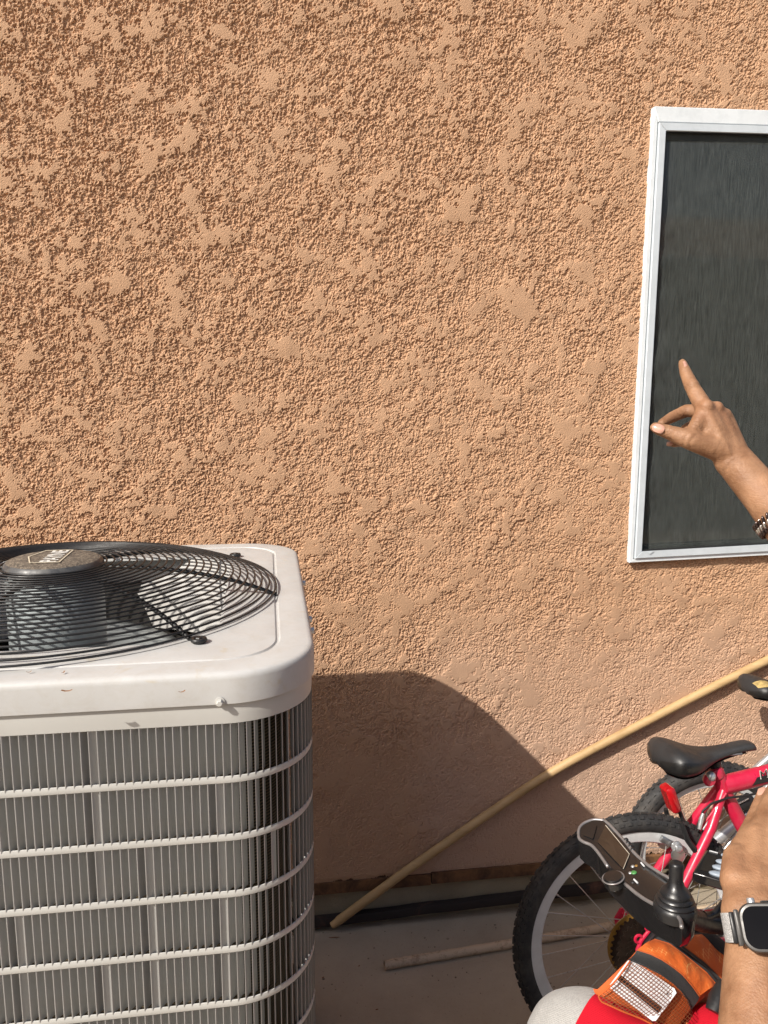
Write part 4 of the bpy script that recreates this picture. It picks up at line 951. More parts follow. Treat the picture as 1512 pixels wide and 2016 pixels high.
# ------------------------------------------------------------------ person (seated, both arms forward)
LS, RS = v3((0.660, 0.500, 1.10)), v3((0.960, 0.735, 1.10))
LH, RH = v3((0.725, 0.665, 0.510)), v3((0.860, 0.765, 0.510))
LK = at(1122, 2014, 1.245); RK = v3((0.640, 0.985, 0.500))
FAC = unit(np.array([-0.59, 0.81, 0])); RGT = np.array([FAC[1], -FAC[0], 0])
LA, RA = LK+FAC*0.07+np.array([0, 0, -0.38]), RK+FAC*0.10+np.array([0, 0, -0.37])
neck = (LS+RS)/2+np.array([0, 0, 0.06]); headc = neck+FAC*0.03+np.array([0, 0, 0.17])
person = empty('person', ((LH+RH)[0]/2, (LH+RH)[1]/2, 0.50), 'seated person in red and grey trousers, pointing with one hand, watch on the other wrist', 'person')
sk = MB()
def cap(a, b, ra, rb): sk.capsule(a, b, ra, rb)
def chain(pts, rad):
    for i in range(len(pts)-1): cap(pts[i], pts[i+1], rad[i], rad[i+1])
# ---- right hand, pointing
def H(x, y, dz=0.0): return at(x, y, 1.04+dz)
wr = H(1446, 912, -0.004)
elR = at(1668, 1160, 0.955)
chain([RS, RS+(elR-RS)*0.5, elR], [0.052, 0.046, 0.040])
fo = elR+(wr-elR)*0.35; fm = elR+(wr-elR)*0.72
chain([elR, fo, fm, wr], [0.038, 0.036, 0.0265, 0.0225])
cap(fm+np.array([0.004, 0.0, 0.006]), wr+CR*0.006+CU*0.008, 0.020, 0.017)
imc, mmc, rmc, lmc = H(1388, 806, 0.004), H(1410, 812, 0.012), H(1426, 824, 0.020), H(1436, 842, 0.028)
chain([imc, H(1362, 761, 0.020), H(1350, 734, 0.034), H(1343.5, 714.5, 0.046)], [0.0122, 0.0098, 0.0083, 0.0060])
chain([mmc, H(1352, 808, 0.040), H(1324, 821, 0.034), H(1303, 833, 0.018)], [0.0115, 0.0088, 0.0080, 0.0062])
chain([rmc, H(1372, 833, 0.060), H(1350, 846, 0.050), H(1352, 862, 0.030)], [0.0110, 0.0085, 0.0080, 0.0065])
chain([lmc, H(1392, 858, 0.066), H(1352, 870, 0.050), H(1324, 874, 0.030)], [0.0100, 0.0078, 0.0070, 0.0052])
tcm, tmc, tip_, ttp_ = H(1418, 886, -0.006), H(1356, 865, -0.010), H(1317, 851, 0.000), H(1289.5, 841.5, 0.008)
chain([tcm, tmc, tip_, ttp_], [0.0165, 0.0132, 0.0100, 0.0070])
cap(H(1300, 846, 0.003), H(1296, 843, 0.005), 0.0085, 0.0082)
for mc, r0, r1, o in ((imc, 0.019, 0.0130, (-10, -2)), (mmc, 0.019, 0.0125, (-2, -6)), (rmc, 0.018, 0.0122, (5, -8)), (lmc, 0.017, 0.0112, (9, -4))):
    cap(wr+CR*o[0]/1500+CU*(-o[1])/1500, mc, r0, r1)
cap(tmc, imc, 0.0095, 0.0105); cap(H(1392, 858, 0.0), imc, 0.014, 0.012); cap(H(1375, 850, 0.002), H(1385, 825, 0.004), 0.0105, 0.0105)
cap(H(1410, 870, 0.014), H(1412, 832, 0.020), 0.016, 0.015)
# knuckle bumps and tendons
for q, r in ((H(1391, 800, -0.004), 0.0098), (H(1411, 803, 0.004), 0.0095), (H(1428, 816, 0.012), 0.0088), (H(1440, 835, 0.020), 0.0078), (H(1364, 758, 0.016), 0.0088)): sk.ball(q, r, seg=14, rings=8)
cap(H(1436, 895, -0.018), H(1392, 806, -0.008), 0.0045, 0.0040); cap(H(1440, 890, -0.014), H(1412, 808, 0.000), 0.0042, 0.0038)
# ---- left hand, with the watch
def G(x, y, z): return at(x, y, z)
wl = G(1493, 1800, 0.772); elL = at(1500, 2330, 0.635); wf = G(1492, 1900, 0.742)
chain([LS, LS+(elL-LS)*0.5, elL], [0.052, 0.047, 0.041])
chain([elL, elL+(wf-elL)*0.45, wf], [0.038, 0.037, 0.0300]); chain([wf, wl], [0.0300, 0.0270])
cap(wf+CR*0.008, wl+CR*0.008, 0.027, 0.025)
k5, k4, k3, k2 = G(1466, 1672, 0.842), G(1494, 1648, 0.846), G(1530, 1640, 0.846), G(1566, 1652, 0.842)
for kk, r0, r1, o in ((k5, 0.0235, 0.0150, -0.012), (k4, 0.024, 0.0145, -0.003), (k3, 0.024, 0.0140, 0.006), (k2, 0.0235, 0.0145, 0.014)): cap(wl+CR*o, kk, r0, r1)
cap(G(1450, 1735, 0.800), G(1452, 1690, 0.828), 0.0165, 0.0150)
chain([k5, G(1483, 1622, 0.878), G(1494, 1592, 0.902), G(1502, 1564, 0.922)], [0.0140, 0.0100, 0.0090, 0.0070])
chain([k4, G(1516, 1585, 0.890), G(1528, 1550, 0.920), G(1534, 1525, 0.945)], [0.0135, 0.0102, 0.0092, 0.0072])
chain([k3, G(1552, 1570, 0.895), G(1563, 1530, 0.925), G(1570, 1505, 0.950)], [0.0135, 0.0104, 0.0094, 0.0074])
chain([k2, G(1585, 1590, 0.890), G(1596, 1555, 0.918), G(1602, 1530, 0.942)], [0.0135, 0.0102, 0.0092, 0.0072])
chain([G(1560, 1745, 0.790), G(1600, 1700, 0.815), G(1618, 1665, 0.845), G(1622, 1640, 0.865)], [0.019, 0.0135, 0.0110, 0.0085])
# ---- neck and head
cap(neck-np.array([0, 0, 0.06]), headc-np.array([0, 0, 0.08]), 0.058, 0.052)
axh = (RGT, FAC, np.array([0, 0, 1.0]))
sk.ball(headc, (0.074, 0.092, 0.108), axh, 24, 16); sk.ball(headc+FAC*0.03-np.array([0, 0, 0.06]), (0.055, 0.055, 0.055), axh, 20, 12)
sk.capsule(headc+FAC*0.088, headc+FAC*0.108-np.array([0, 0, 0.032]), 0.007, 0.013)
for s in (-1, 1): sk.ball(headc+RGT*0.076*s-FAC*0.01, (0.010, 0.020, 0.030), axh, 12, 8)
sk.capsule(headc+FAC*0.082-np.array([0, 0, 0.058])-RGT*0.02, headc+FAC*0.082-np.array([0, 0, 0.058])+RGT*0.02, 0.008, 0.008)
sk.capsule(neck-np.array([0, 0, 0.06]), (LH+RH)/2+np.array([0, 0, 0.05]), 0.06, 0.08)
chain([RS, (LS+RS)/2, LS], [0.05, 0.06, 0.05])
body = remeshed('skin', sk, M['skin'], person, 0.0025, 7, 0.5)
def sculpt(o, grooves, ridges):
    """press skin creases into the finger joints and raise veins and tendons"""
    me = o.data; n = len(me.vertices); co = np.empty(n*3); me.vertices.foreach_get('co', co); co = co.reshape(-1, 3)
    nr = np.empty(n*3); me.vertex_normals.foreach_get('vector', nr); nr = nr.reshape(-1, 3); c0 = WLOC[o.name]; d = np.zeros(n)
    for (c, axv, rad, depth, sg) in grooves:
        p = co+c0-c; near = np.linalg.norm(p, axis=1) < rad
        q = p[near] @ unit(axv); wob = 0.0006*np.sin(p[near] @ unit(np.cross(axv, [0.3, 0.5, 0.8]))*900)
        face = np.clip(nr[near] @ unit(CAMC-c)+0.35, 0, 1)
        d[near] -= 1.5*depth*np.exp(-((q+wob)/sg)**2)*face
    for (pts_, sg, hgt) in ridges:
        best = np.full(n, 9.0)
        lo = np.min(pts_, axis=0)-0.02-c0; hi = np.max(pts_, axis=0)+0.02-c0
        sel = np.where(np.all((co > lo) & (co < hi), axis=1))[0]
        for a, b in zip(pts_, pts_[1:]):
            p = co[sel]+c0-a; t = np.clip(p @ (b-a)/np.dot(b-a, b-a), 0, 1); best[sel] = np.minimum(best[sel], np.linalg.norm(p-t[:, None]*(b-a), axis=1))
        d += 1.3*hgt*np.exp(-(best/sg)**2)
    co = co+nr*d[:, None]; me.vertices.foreach_set('co', co.ravel()); me.update()
gr = []
def crease(c, toward, rad, depth=0.0010, sg=0.0011, offs=(0,)):
    a = unit(toward-c)
    for o_ in offs: gr.append((c+a*o_, a, rad, depth, sg))
crease(H(1362, 761, 0.012), H(1350, 734, 0.034), 0.0125, 0.0011, 0.0011, (-0.0040, 0.0, 0.0040))
crease(H(1350, 734, 0.028), H(1343, 714, 0.046), 0.0105, 0.0009, 0.0010, (-0.002, 0.0022))
crease(H(1378, 790, 0.004), H(1362, 761, 0.02), 0.014, 0.0006, 0.0012, (0.0,))
crease(H(1317, 851, -0.008), ttp_, 0.0125, 0.0012, 0.0011, (-0.0042, -0.0004, 0.0036))
crease(H(1352, 868, -0.02), tip_, 0.016, 0.0007, 0.0013, (-0.004, 0.003))
crease(H(1368, 842, -0.006), H(1392, 812, 0), 0.016, 0.0011, 0.0012, (-0.004, 0.001, 0.006))
crease(H(1340, 812, 0.03), H(1324, 821, 0.034), 0.011, 0.0009, 0.0011, (-0.003, 0.002))
crease(H(1441, 906, -0.02), H(1420, 880, 0), 0.034, 0.0006, 0.0014, (-0.004, 0.003))
crease(G(1483, 1622, 0.868), G(1494, 1592, 0.902), 0.0125, 0.0010, 0.0011, (-0.0038, 0.0, 0.0038))
crease(G(1494, 1592, 0.893), G(1502, 1564, 0.922), 0.011, 0.0009, 0.0010, (-0.002, 0.002))
crease(G(1485, 1765, 0.745), G(1480, 1700, 0.82), 0.05, 0.0007, 0.0014, (-0.010, -0.004, 0.002, 0.008))
rdg = [([H(1440, 900, -0.024), H(1424, 865, -0.016), H(1404, 835, -0.012), H(1391, 808, -0.008)], 0.0022, 0.0011),
       ([H(1446, 895, -0.018), H(1432, 860, -0.008), H(1414, 815, 0.000)], 0.0022, 0.0012),
       ([H(1452, 893, -0.012), H(1442, 865, 0.002), H(1430, 825, 0.008)], 0.0020, 0.0011),
       ([H(1400, 900, -0.022), H(1412, 870, -0.020), H(1425, 850, -0.010), H(1430, 835, 0.0)], 0.0018, 0.0008),
       ([H(1500, 990, -0.04), H(1475, 950, -0.032), H(1452, 922, -0.028)], 0.0022, 0.0008),
       ([G(1480, 1775, 0.745), G(1472, 1730, 0.78), G(1470, 1690, 0.825)], 0.0025, 0.0010),
       ([G(1495, 1775, 0.745), G(1495, 1720, 0.785), G(1497, 1665, 0.835)], 0.0025, 0.0011),
       ([G(1470, 2010, 0.675), G(1462, 1950, 0.690), G(1470, 1890, 0.712)], 0.0025, 0.0007)]
sculpt(body, gr, rdg)
# nails
def nail(c, along, nrm, w, l, parent=body, nm='fingernail'):
    a = unit(along); n = unit(v3(nrm)-a*np.dot(nrm, a)); s = np.cross(a, n); rows = []
    for i in range(9):
        t = -1+2*i/8; wd = w*(1-0.35*max(0, t)**3)*(1-0.25*max(0, -t)**4); row = []
        for j in range(9):
            u = -1+2*j/8; row.append(v3(c)+a*l*t*(1-0.16*u*u)+s*wd*u+n*(0.0021*(1-u*u)-0.0013*(abs(t)**3)))
        rows.append(row)
    return MB().grid(rows).build(nm, M['nail'], parent, True, angle=180)
view = lambda p: unit(CAMC-p)
p = H(1347.5, 719, 0.040); nail(p+view(p)*0.0052+CR*0.0016, H(1343, 708, 0.046)-H(1351, 734, 0.034), view(p)*0.8+CR*0.75+CU*0.2, 0.0044, 0.0068)
p = H(1296, 845, 0.004); nail(p+view(p)*0.0078+CU*0.0012, H(1288, 841, 0.008)-H(1317, 851, 0.0), view(p)+CU*0.35, 0.0060, 0.0080)
p = H(1318, 874, 0.026); nail(p, CR*-1, view(p)-CU*0.4, 0.0034, 0.0042)
p = G(1503, 1560, 0.920); nail(p+view(p)*0.0066, G(1504, 1550, 0.93)-G(1497, 1590, 0.905), view(p)+CU*0.2, 0.0062, 0.0082)
# hair, eyes
hr = MB().ball(headc+np.array([0, 0, 0.030])-FAC*0.016, (0.080, 0.092, 0.090), axh, 24, 16)
hr.ball(headc-FAC*0.045-np.array([0, 0, 0.025]), (0.066, 0.056, 0.060), axh, 20, 12); hr.ball(headc+FAC*0.03+np.array([0, 0, 0.080]), (0.055, 0.045, 0.034), axh, 16, 10)
for s in (-1, 1): hr.ball(headc+RGT*0.066*s-FAC*0.012+np.array([0, 0, 0.012]), (0.014, 0.028, 0.040), axh, 12, 8)
remeshed('hair', hr, M['hair'], person, 0.006, 4)
for s in (-1, 1):
    e = MB().ball(headc+FAC*0.0755+RGT*0.030*s+np.array([0, 0, 0.004]), 0.0115, seg=14, rings=10).build('eye', M['eye'], person, True)
    MB().ball(headc+FAC*0.0855+RGT*0.030*s+np.array([0, 0, 0.004]), (0.005, 0.003, 0.005), axh, 12, 8).build('iris', M['iris'], e, True)
# clothes
sh = MB(); hip = (LH+RH)/2; ch = (LS+RS)/2
for s in (-1, 1):
    sh.capsule(hip+RGT*0.07*s+np.array([0, 0, 0.06]), ch+RGT*0.075*s-np.array([0, 0, 0.10]), 0.105, 0.110)
sh.capsule(LS, RS, 0.066, 0.066); sh.capsule(LS, LS+(elL-LS)*0.55, 0.066, 0.060); sh.capsule(RS, RS+(elR-RS)*0.55, 0.066, 0.060)
sh.capsule(ch-np.array([0, 0, 0.10])+FAC*0.03, ch-np.array([0, 0, 0.02]), 0.10, 0.07)
remeshed('shirt', sh, M['shirt'], person, 0.007, 5)
# trousers: red thighs, grey heather from above the knee
def leg_path(h, k, a):
    pts = []
    up_ = unit(h-k); dn = unit(a-k)
    for t in np.linspace(1, 0, 14): pts.append(k+(h-k)*t)
    pts = [p for p in pts if np.linalg.norm(p-k) > 0.05]
    for i in range(1, 8):
        s = i/8; pts.append((1-s)**2*(k+up_*0.05)+2*(1-s)*s*k+s*s*(k+dn*0.05))
    for t in np.linspace(0.12, 1, 10): pts.append(k+(a-k)*t)
    return pts
def leg_rad(n, sp, r0, rk, ra):
    return [r0+(rk-r0)*min(1, i/sp) if i <= sp else rk+(ra-rk)*min(1, (i-sp)/(n-sp)) for i in range(n)]
for (h, k, a, split) in ((LH, LK, LA, 0.055), (RH, RK, RA, None)):
    pts = leg_path(h, k, a); n = len(pts); rad = leg_rad(n, 13, 0.085, 0.066, 0.060)
    # folds
    i0 = [i for i in range(n) if np.linalg.norm(pts[i]-k) < split+0.03][0] if split else n-8
    def fold_tube(seq, rr, amp):
        fine = []; fr_ = []
        for i in range(len(seq)-1):
            for s in np.linspace(0, 1, 6, endpoint=False): fine.append(seq[i]*(1-s)+seq[i+1]*s); fr_.append(rr[i]*(1-s)+rr[i+1]*s)
        fine.append(seq[-1]); fr_.append(rr[-1]); L_ = []; T_ = [unit(fine[min(i+1, len(fine)-1)]-fine[max(i-1, 0)]) for i in range(len(fine))]
        u = unit(np.cross(T_[0], [0, 0, 1.0])); seg = 48
        for i, q in enumerate(fine):
            u = unit(u-T_[i]*np.dot(u, T_[i])); w = np.cross(T_[i], u)
            L_.append([q+(fr_[i]+amp*(math.sin(7*2*math.pi*j/seg+i*0.10+math.sin(i*0.23)*1.5)+0.7*math.sin(3*2*math.pi*j/seg-i*0.17)))*(u*math.cos(2*math.pi*j/seg)+w*math.sin(2*math.pi*j/seg)) for j in range(seg)])
        return MB().loft(L_, True, True)
    fold_tube(pts[:i0+2], [r+0.0016 for r in rad[:i0+2]], 0.0014).build('trouser_thigh', M['redcloth'], person, True, angle=80)
    fold_tube(pts[i0:], [r-0.0012 for r in rad[i0:]], 0.0006).build('trouser_leg', M['greycloth'], person, True, angle=80)
    so_ = MB().capsule(a+np.array([0, 0, -0.02]), a+FAC*0.15+np.array([0, 0, -0.035]), 0.042, 0.036); remeshed('shoe', so_, M['blackp'], person, 0.006, 4)
remeshed('trouser_seat', MB().capsule(LH, RH, 0.098, 0.098).capsule(LH-FAC*0.05, RH-FAC*0.05, 0.09, 0.09), M['redcloth'], person, 0.008, 5)

# ------------------------------------------------------------------ watch
Wc = G(1511, 1826, 0.722); nrm = unit(view(Wc)+CR*0.08); wx = unit(CR-nrm*np.dot(CR, nrm)); wy = np.cross(nrm, wx)
wt = empty('wrist_watch', Wc, 'smartwatch with black screen on a steel mesh band round the wrist', 'watch')
def rrect(c, hx, hy, r, n=8):
    P_ = []
    for k, (sx, sy) in enumerate(((1, -1), (1, 1), (-1, 1), (-1, -1))):
        for i in range(n+1):
            a = -math.pi/2+k*math.pi/2+math.pi/2*i/n; P_.append(v3(c)+wx*(sx*(hx-r)+r*math.cos(a))+wy*(sy*(hy-r)+r*math.sin(a)))
    return P_
HX, HY = 0.0235, 0.0205
MB().loft([rrect(Wc-nrm*0.005, HX-0.003, HY-0.003, 0.011), rrect(Wc-nrm*0.002, HX, HY, 0.013), rrect(Wc+nrm*0.006, HX, HY, 0.013), rrect(Wc+nrm*0.0085, HX-0.0012, HY-0.0012, 0.012), rrect(Wc+nrm*0.0090, HX-0.0030, HY-0.0030, 0.0105)], True, True).build('case', M['titan'], wt, True, angle=35)
MB().loft([rrect(Wc+nrm*0.0088, HX-0.0030, HY-0.0030, 0.0105), rrect(Wc+nrm*0.0096, HX-0.0034, HY-0.0034, 0.010)], True, True).build('screen', M['display'], wt, True, angle=35)
MB().lathe(Wc-wx*0.010+wy*(HY-0.001)+nrm*0.002, wy, [(0.0036, 0), (0.0036, 0.004), (0.003, 0.005)], 18, True).build('crown', M['bolt'], wt, True)
MB().box(Wc+wx*0.004+wy*(HY+0.0006)+nrm*0.002, (0.012, 0.0022, 0.004), (wx, wy, nrm), 0.0008).build('side_button', M['titan'], wt, True)
# band as a flat ring round the wrist
wc2 = Wc-nrm*0.033+wx*0.002; Lb = []
for k in range(49):
    a = R_(90+26)+R_(360-52)*k/48
    rx, ry = 0.0375, 0.0350
    q = wc2+wx*rx*math.cos(a)+nrm*ry*math.sin(a); on = unit(wx*math.cos(a)/rx+nrm*math.sin(a)/ry)
    Lb.append([q-wy*0.0125, q-wy*0.0125+on*0.0018, q+wy*0.0125+on*0.0018, q+wy*0.0125])
MB().loft(Lb, True, True).build('band', M['band'], wt, True, angle=30)
for s in (-1, 1):
    MB().box(Wc+wx*s*(HX+0.0012)-nrm*0.0015, (0.0042, 0.030, 0.0045), (wx, wy, nrm), 0.001).build('band_lug', M['titan'], wt, True)
    MB().box(Wc+wx*s*(HX+0.0052)-nrm*0.0042, (0.0042, 0.026, 0.003), (wx, wy, nrm+wx*s*0.5), 0.0008).build('band_bar', M['blackp'], wt, True)
# bracelet on the pointing arm
bc = wr+(elR-wr)*0.44; bd = unit(elR-wr); bu = unit(np.cross(bd, CU)); bw = np.cross(bd, bu)
bra = empty('bracelet', bc, 'dark twisted bead bracelet round the wrist of the pointing arm', 'bracelet')
for ring_i, (off, mname) in enumerate(((-0.006, 'beads'), (0.0, 'chrome'), (0.006, 'beads'))):
    t_ = MB()
    for k in range(30):
        a = 2*math.pi*(k+0.5*(ring_i % 2))/30; q = bc+bd*off+(bu*math.cos(a)+bw*math.sin(a))*0.0345
        tg = -bu*math.sin(a)+bw*math.cos(a); t_.ball(q, (0.0046, 0.0026, 0.0032), (unit(tg+bd*0.9), np.cross(tg, bd), bd), 8, 6)
    t_.build('bead_strand', M[mname], bra, True)

# ------------------------------------------------------------------ pouch on the lap
def px_loft(rows, sub=4):
    """rows: list of lists of (x, y, depth); resampled to equal counts and smoothed across"""
    N_ = 33; out = []
    for r in rows:
        q = np.array([at(*p) for p in r]); d = np.r_[0, np.cumsum(np.linalg.norm(np.diff(q, axis=0), axis=1))]; s = np.linspace(0, d[-1], N_)
        out.append(np.stack([np.interp(s, d, q[:, k]) for k in range(3)], -1))
    return out
def between(a, b, n, bulge=0.0, wr_=0.0):
    res = []
    nb = unit(np.cross(b[-1]-b[0], b[len(b)//2]-a[len(a)//2])); nb = nb if np.dot(nb, CAMC-a[0]) > 0 else -nb
    for i in range(n+1):
        t = i/n; row = a*(1-t)+b*t
        for j in range(len(row)):
            row[j] = row[j]+nb*(bulge*4*t*(1-t)+wr_*math.sin(j*0.55+t*5)*math.sin(j*0.21+t*3)*min(1, 4*t*(1-t)))
        res.append(row)
    return res
r0 = [(1176, 1957, 1.165), (1180, 1968, 1.163), (1200, 1977, 1.160), (1224, 1988, 1.158), (1260, 2002, 1.158), (1295, 2020, 1.160), (1335, 2034, 1.165), (1350, 2010, 1.172)]
r1 = [(1238, 1889, 1.190), (1268, 1901, 1.184), (1303, 1919, 1.180), (1325, 1935, 1.180), (1342, 1951, 1.182), (1355, 1970, 1.186), (1361, 1987, 1.190)]
r2 = [(1254, 1870, 1.205), (1280, 1878, 1.198), (1303, 1889, 1.193), (1325, 1904, 1.192), (1343, 1918, 1.193), (1362, 1940, 1.196), (1377, 1961, 1.200)]
r3 = [(1288, 1849, 1.245), (1318, 1858, 1.240), (1354, 1885, 1.232), (1390, 1914, 1.228), (1412, 1940, 1.226)]
r4 = [(1304, 1841, 1.260), (1333, 1852, 1.255), (1357, 1872, 1.246), (1390, 1896, 1.241), (1420, 1926, 1.238)]
r5 = [(1315, 1838, 1.285), (1354, 1842, 1.285), (1381, 1839, 1.288), (1410, 1853, 1.285), (1430, 1872, 1.280)]
r6 = [(1330, 1880, 1.30), (1354, 1890, 1.30), (1381, 1895, 1.30), (1410, 1905, 1.30), (1430, 1910, 1.295)]
Q = px_loft([r0, r1, r2, r3, r4, r5, r6])
pouch = empty('pouch', at(1300, 1990, 1.20), 'orange ripstop pouch with black zips and mesh pocket lying on the lap', 'pouch')
MB().grid(between(Q[2], Q[3], 10, 0.006, 0.0022)).build('front_panel', M['rip'], pouch, True, angle=180)
MB().grid(between(Q[1], Q[2], 5, 0.003, 0.0004)).build('lower_zip', M['webbing'], pouch, True, angle=180)
zp = MB().grid(between(Q[3], Q[4], 4, 0.003, 0.0004)).build('upper_zip', M['webbing'], pouch, True, angle=180)
MB().grid(between(Q[4], Q[5], 8, 0.008, 0.0022)).build('rear_panel', M['rip'], pouch, True, angle=180)
MB().grid(between(Q[5], Q[6], 4)).build('back_panel', M['webbing'], pouch, True, angle=180)
# piping and zip coil
def cord(row, r, nm, mat, off=0.001, parent=pouch): return MB().tube([p+view(p)*off for p in row], r, 6).build(nm, M[mat], parent, True)
cord(Q[2], 0.0011, 'piping', 'piping'); cord(Q[1], 0.0011, 'piping', 'webbing'); cord(Q[3], 0.0009, 'piping', 'piping'); cord(Q[4], 0.0009, 'piping', 'piping')
cord((Q[3]+Q[4])/2, 0.0016, 'zip_coil', 'blackp', 0.0042, zp)
# pouch body (lining) closing the volume under the panels
inside = [Q[0]*0.98+Q[1]*0.02+np.array([0.004, 0.01, -0.002]), Q[1]-view(Q[1][16])*0.004, Q[2]-view(Q[2][16])*0.004, Q[3]-view(Q[3][16])*0.004, Q[4]-view(Q[4][16])*0.004, Q[5]-np.array([0, 0, 0.005]), Q[6], (Q[0]+Q[6])/2+np.array([0, 0, -0.02]), Q[0]+np.array([0.0, 0.015, -0.004])]
lin = MB().loft([[tuple(p) for p in c] for c in np.array(inside).transpose(1, 0, 2)], True, True).build('lining', M['piping'], pouch, True, angle=60)
# mesh pocket with a card inside
net = between(Q[0], Q[1], 10, 0.006, 0.0016)
net = [r+np.array([0, -0.004, 0.0005]) for r in net]
no = MB().grid(net).build('mesh_pocket', M['net'], pouch, True, angle=180, fix=False)
me = no.data; uvl = me.uv_layers.new(name='UVMap'); S_ = 1/0.0042; nc = 33
base = net[0][0]; e1 = unit(Q[1][-1]-Q[1][0]); e2 = unit(np.cross(np.cross(e1, Q[0][16]-Q[1][16]), e1))
fl_ = np.array(net).reshape(-1, 3)
for lpx in me.loops:
    p = fl_[lpx.vertex_index]-base; u, w_ = np.dot(p, e1)*S_, np.dot(p, e2)*S_*0.866
    r_i = math.floor(w_); uvl.data[lpx.index].uv = (u+0.5*w_, w_)
me.uv_layers.active = uvl
cord(net[0], 0.0013, 'pocket_hem', 'piping', 0.0005)
cord([r[0] for r in net], 0.0012, 'pocket_hem', 'piping', 0.0005)
def cardpt(x, y, dz=0.0): return at(x, y, 1.1790-0.00032*(y-1945)-0.0065+dz)
card = MB().prism([cardpt(x, y) for x, y in ((1243, 1889), (1328, 1946), (1332, 1955), (1291, 2010), (1284, 2010), (1202, 1946), (1201, 1938), (1236, 1891))], -view(at(1265, 1950, 1.18))*0.0009)
card = tag(card.build('plastic_card', M['card'], None, False), 'white plastic card with a black stripe inside the orange mesh pocket', 'card')
MB().prism([cardpt(x, y, -0.0004) for x, y in ((1213, 1927), (1222, 1919), (1304, 1983), (1296, 1995))], -view(at(1265, 1950, 1.18))*0.0003).build('magnetic_stripe', M['stripe'], card, False)
MB().lathe(cardpt(1314, 1956, -0.0004), view(at(1314, 1956, 1.18)), [(0.0016, 0), (0.0016, 0.0002)], 10, True).build('card_hole', M['stripe'], card, False)
MB().tube([at(1426, 1935, 1.20), at(1410, 1965, 1.185), at(1402, 1990, 1.175)], [0.010, 0.012, 0.010], 12, flat=0.5).build('strap_end', M['blackp'], pouch, True)
MB().tube([at(1356, 1852, 1.288), at(1400, 1848, 1.285), at(1440, 1880, 1.27)], [0.012, 0.018, 0.016], 10, flat=0.5).build('belt_strap', M['webbing'], pouch, True)

# ------------------------------------------------------------------ power wheelchair
SEAT = (LH+RH)/2; wc = empty('power_wheelchair', (SEAT[0], SEAT[1], 0), 'black power wheelchair with joystick controller beside the seated person', 'wheelchair')
fz = lambda f, r, z: np.array([SEAT[0], SEAT[1], 0])+FAC*f+RGT*r+np.array([0, 0, z])
axw = (FAC, RGT, np.array([0, 0, 1.0]))
MB().box(fz(0.14, 0, 0.385), (0.46, 0.46, 0.075), axw, 0.02).build('seat_cushion', M['webbing'], wc, True)
MB().box(fz(-0.20, 0, 0.86), (0.07, 0.44, 0.62), axw, 0.025).build('backrest', M['webbing'], wc, True)
MB().box(fz(0.02, 0, 0.22), (0.60, 0.40, 0.22), axw, 0.04).build('drive_base', M['blackp'], wc, True)
for s in (-1, 1):
    dw = MB().lathe(fz(0.0, 0.255*s, 0.17), RGT*s, [(0.05, -0.035), (0.15, -0.04), (0.17, -0.028), (0.17, 0.028), (0.15, 0.04), (0.05, 0.035)], 40, True).build('drive_wheel', M['tyre'], wc, True)
    MB().lathe(fz(0.0, 0.255*s, 0.17), RGT*s, [(0.02, -0.045), (0.09, -0.042), (0.09, 0.043), (0.02, 0.046)], 24, True).build('wheel_hub', M['steel'], dw, True)
    MB().lathe(fz(-0.30, 0.2*s, 0.085), RGT*s, [(0.02, -0.025), (0.075, -0.025), (0.085, -0.015), (0.085, 0.015), (0.075, 0.025), (0.02, 0.025)], 28, True).build('caster_wheel', M['tyre'], wc, True)
    MB().tube([fz(-0.30, 0.2*s, 0.09), fz(-0.27, 0.2*s, 0.22), fz(-0.18, 0.15*s, 0.26)], 0.018, 10).build('caster_fork', M['blackp'], wc, True)
    MB().box(fz(0.0, 0.285*s, 0.735), (0.27, 0.065, 0.035), axw, 0.012).build('armrest', M['rubber'], wc, True)
    MB().tube([fz(-0.15, 0.29*s, 0.50), fz(-0.15, 0.29*s, 0.71)], 0.013, 10).build('armrest_post', M['blackp'], wc, True)
    MB().tube([fz(-0.15, 0.29*s, 0.51), fz(-0.15, 0.14*s, 0.44)], 0.013, 10).build('armrest_bracket', M['blackp'], wc, True)
MB().box(fz(0.62, 0.0, 0.10), (0.20, 0.34, 0.016), axw, 0.004).build('footplate', M['blackp'], wc, True)
MB().tube([fz(0.30, 0, 0.40), fz(0.50, 0, 0.30), fz(0.56, 0, 0.11)], 0.018, 10).build('footrest_hanger', M['blackp'], wc, True)
# controller: one plane for the face (depth grows to the right and upwards in the photograph)
def cz(x, y): return 1.170-0.00030*(x-1240)-0.00115*(y-1720)
def cp(x, y, d=0.0): return at(x, y, cz(x, y)+d)
cn = unit(np.cross(cp(1300, 1720)-cp(1200, 1720), cp(1240, 1690)-cp(1240, 1760))); cn = cn if np.dot(cn, CAMC-cp(1240, 1720)) > 0 else -cn
left = [(1149, 1621), (1139, 1632), (1139, 1652), (1150, 1659), (1166, 1664), (1184, 1687), (1198, 1708), (1231, 1741), (1252, 1759), (1272, 1773), (1300, 1787), (1325, 1797), (1337, 1807)]
right = [(1169, 1613), (1190, 1616), (1200, 1624), (1212, 1637), (1222, 1648), (1231, 1658), (1250, 1682), (1275, 1704), (1300, 1720), (1322, 1732), (1348, 1748), (1364, 1766), (1370, 1786)]
Lq = [cp(*p) for p in left]; Rq = [cp(*p) for p in right]
deep = [0.016, 0.020, 0.024, 0.026, 0.028, 0.029, 0.030, 0.030, 0.031, 0.032, 0.033, 0.033, 0.030]
face = []; N_ = len(left)
loops = []
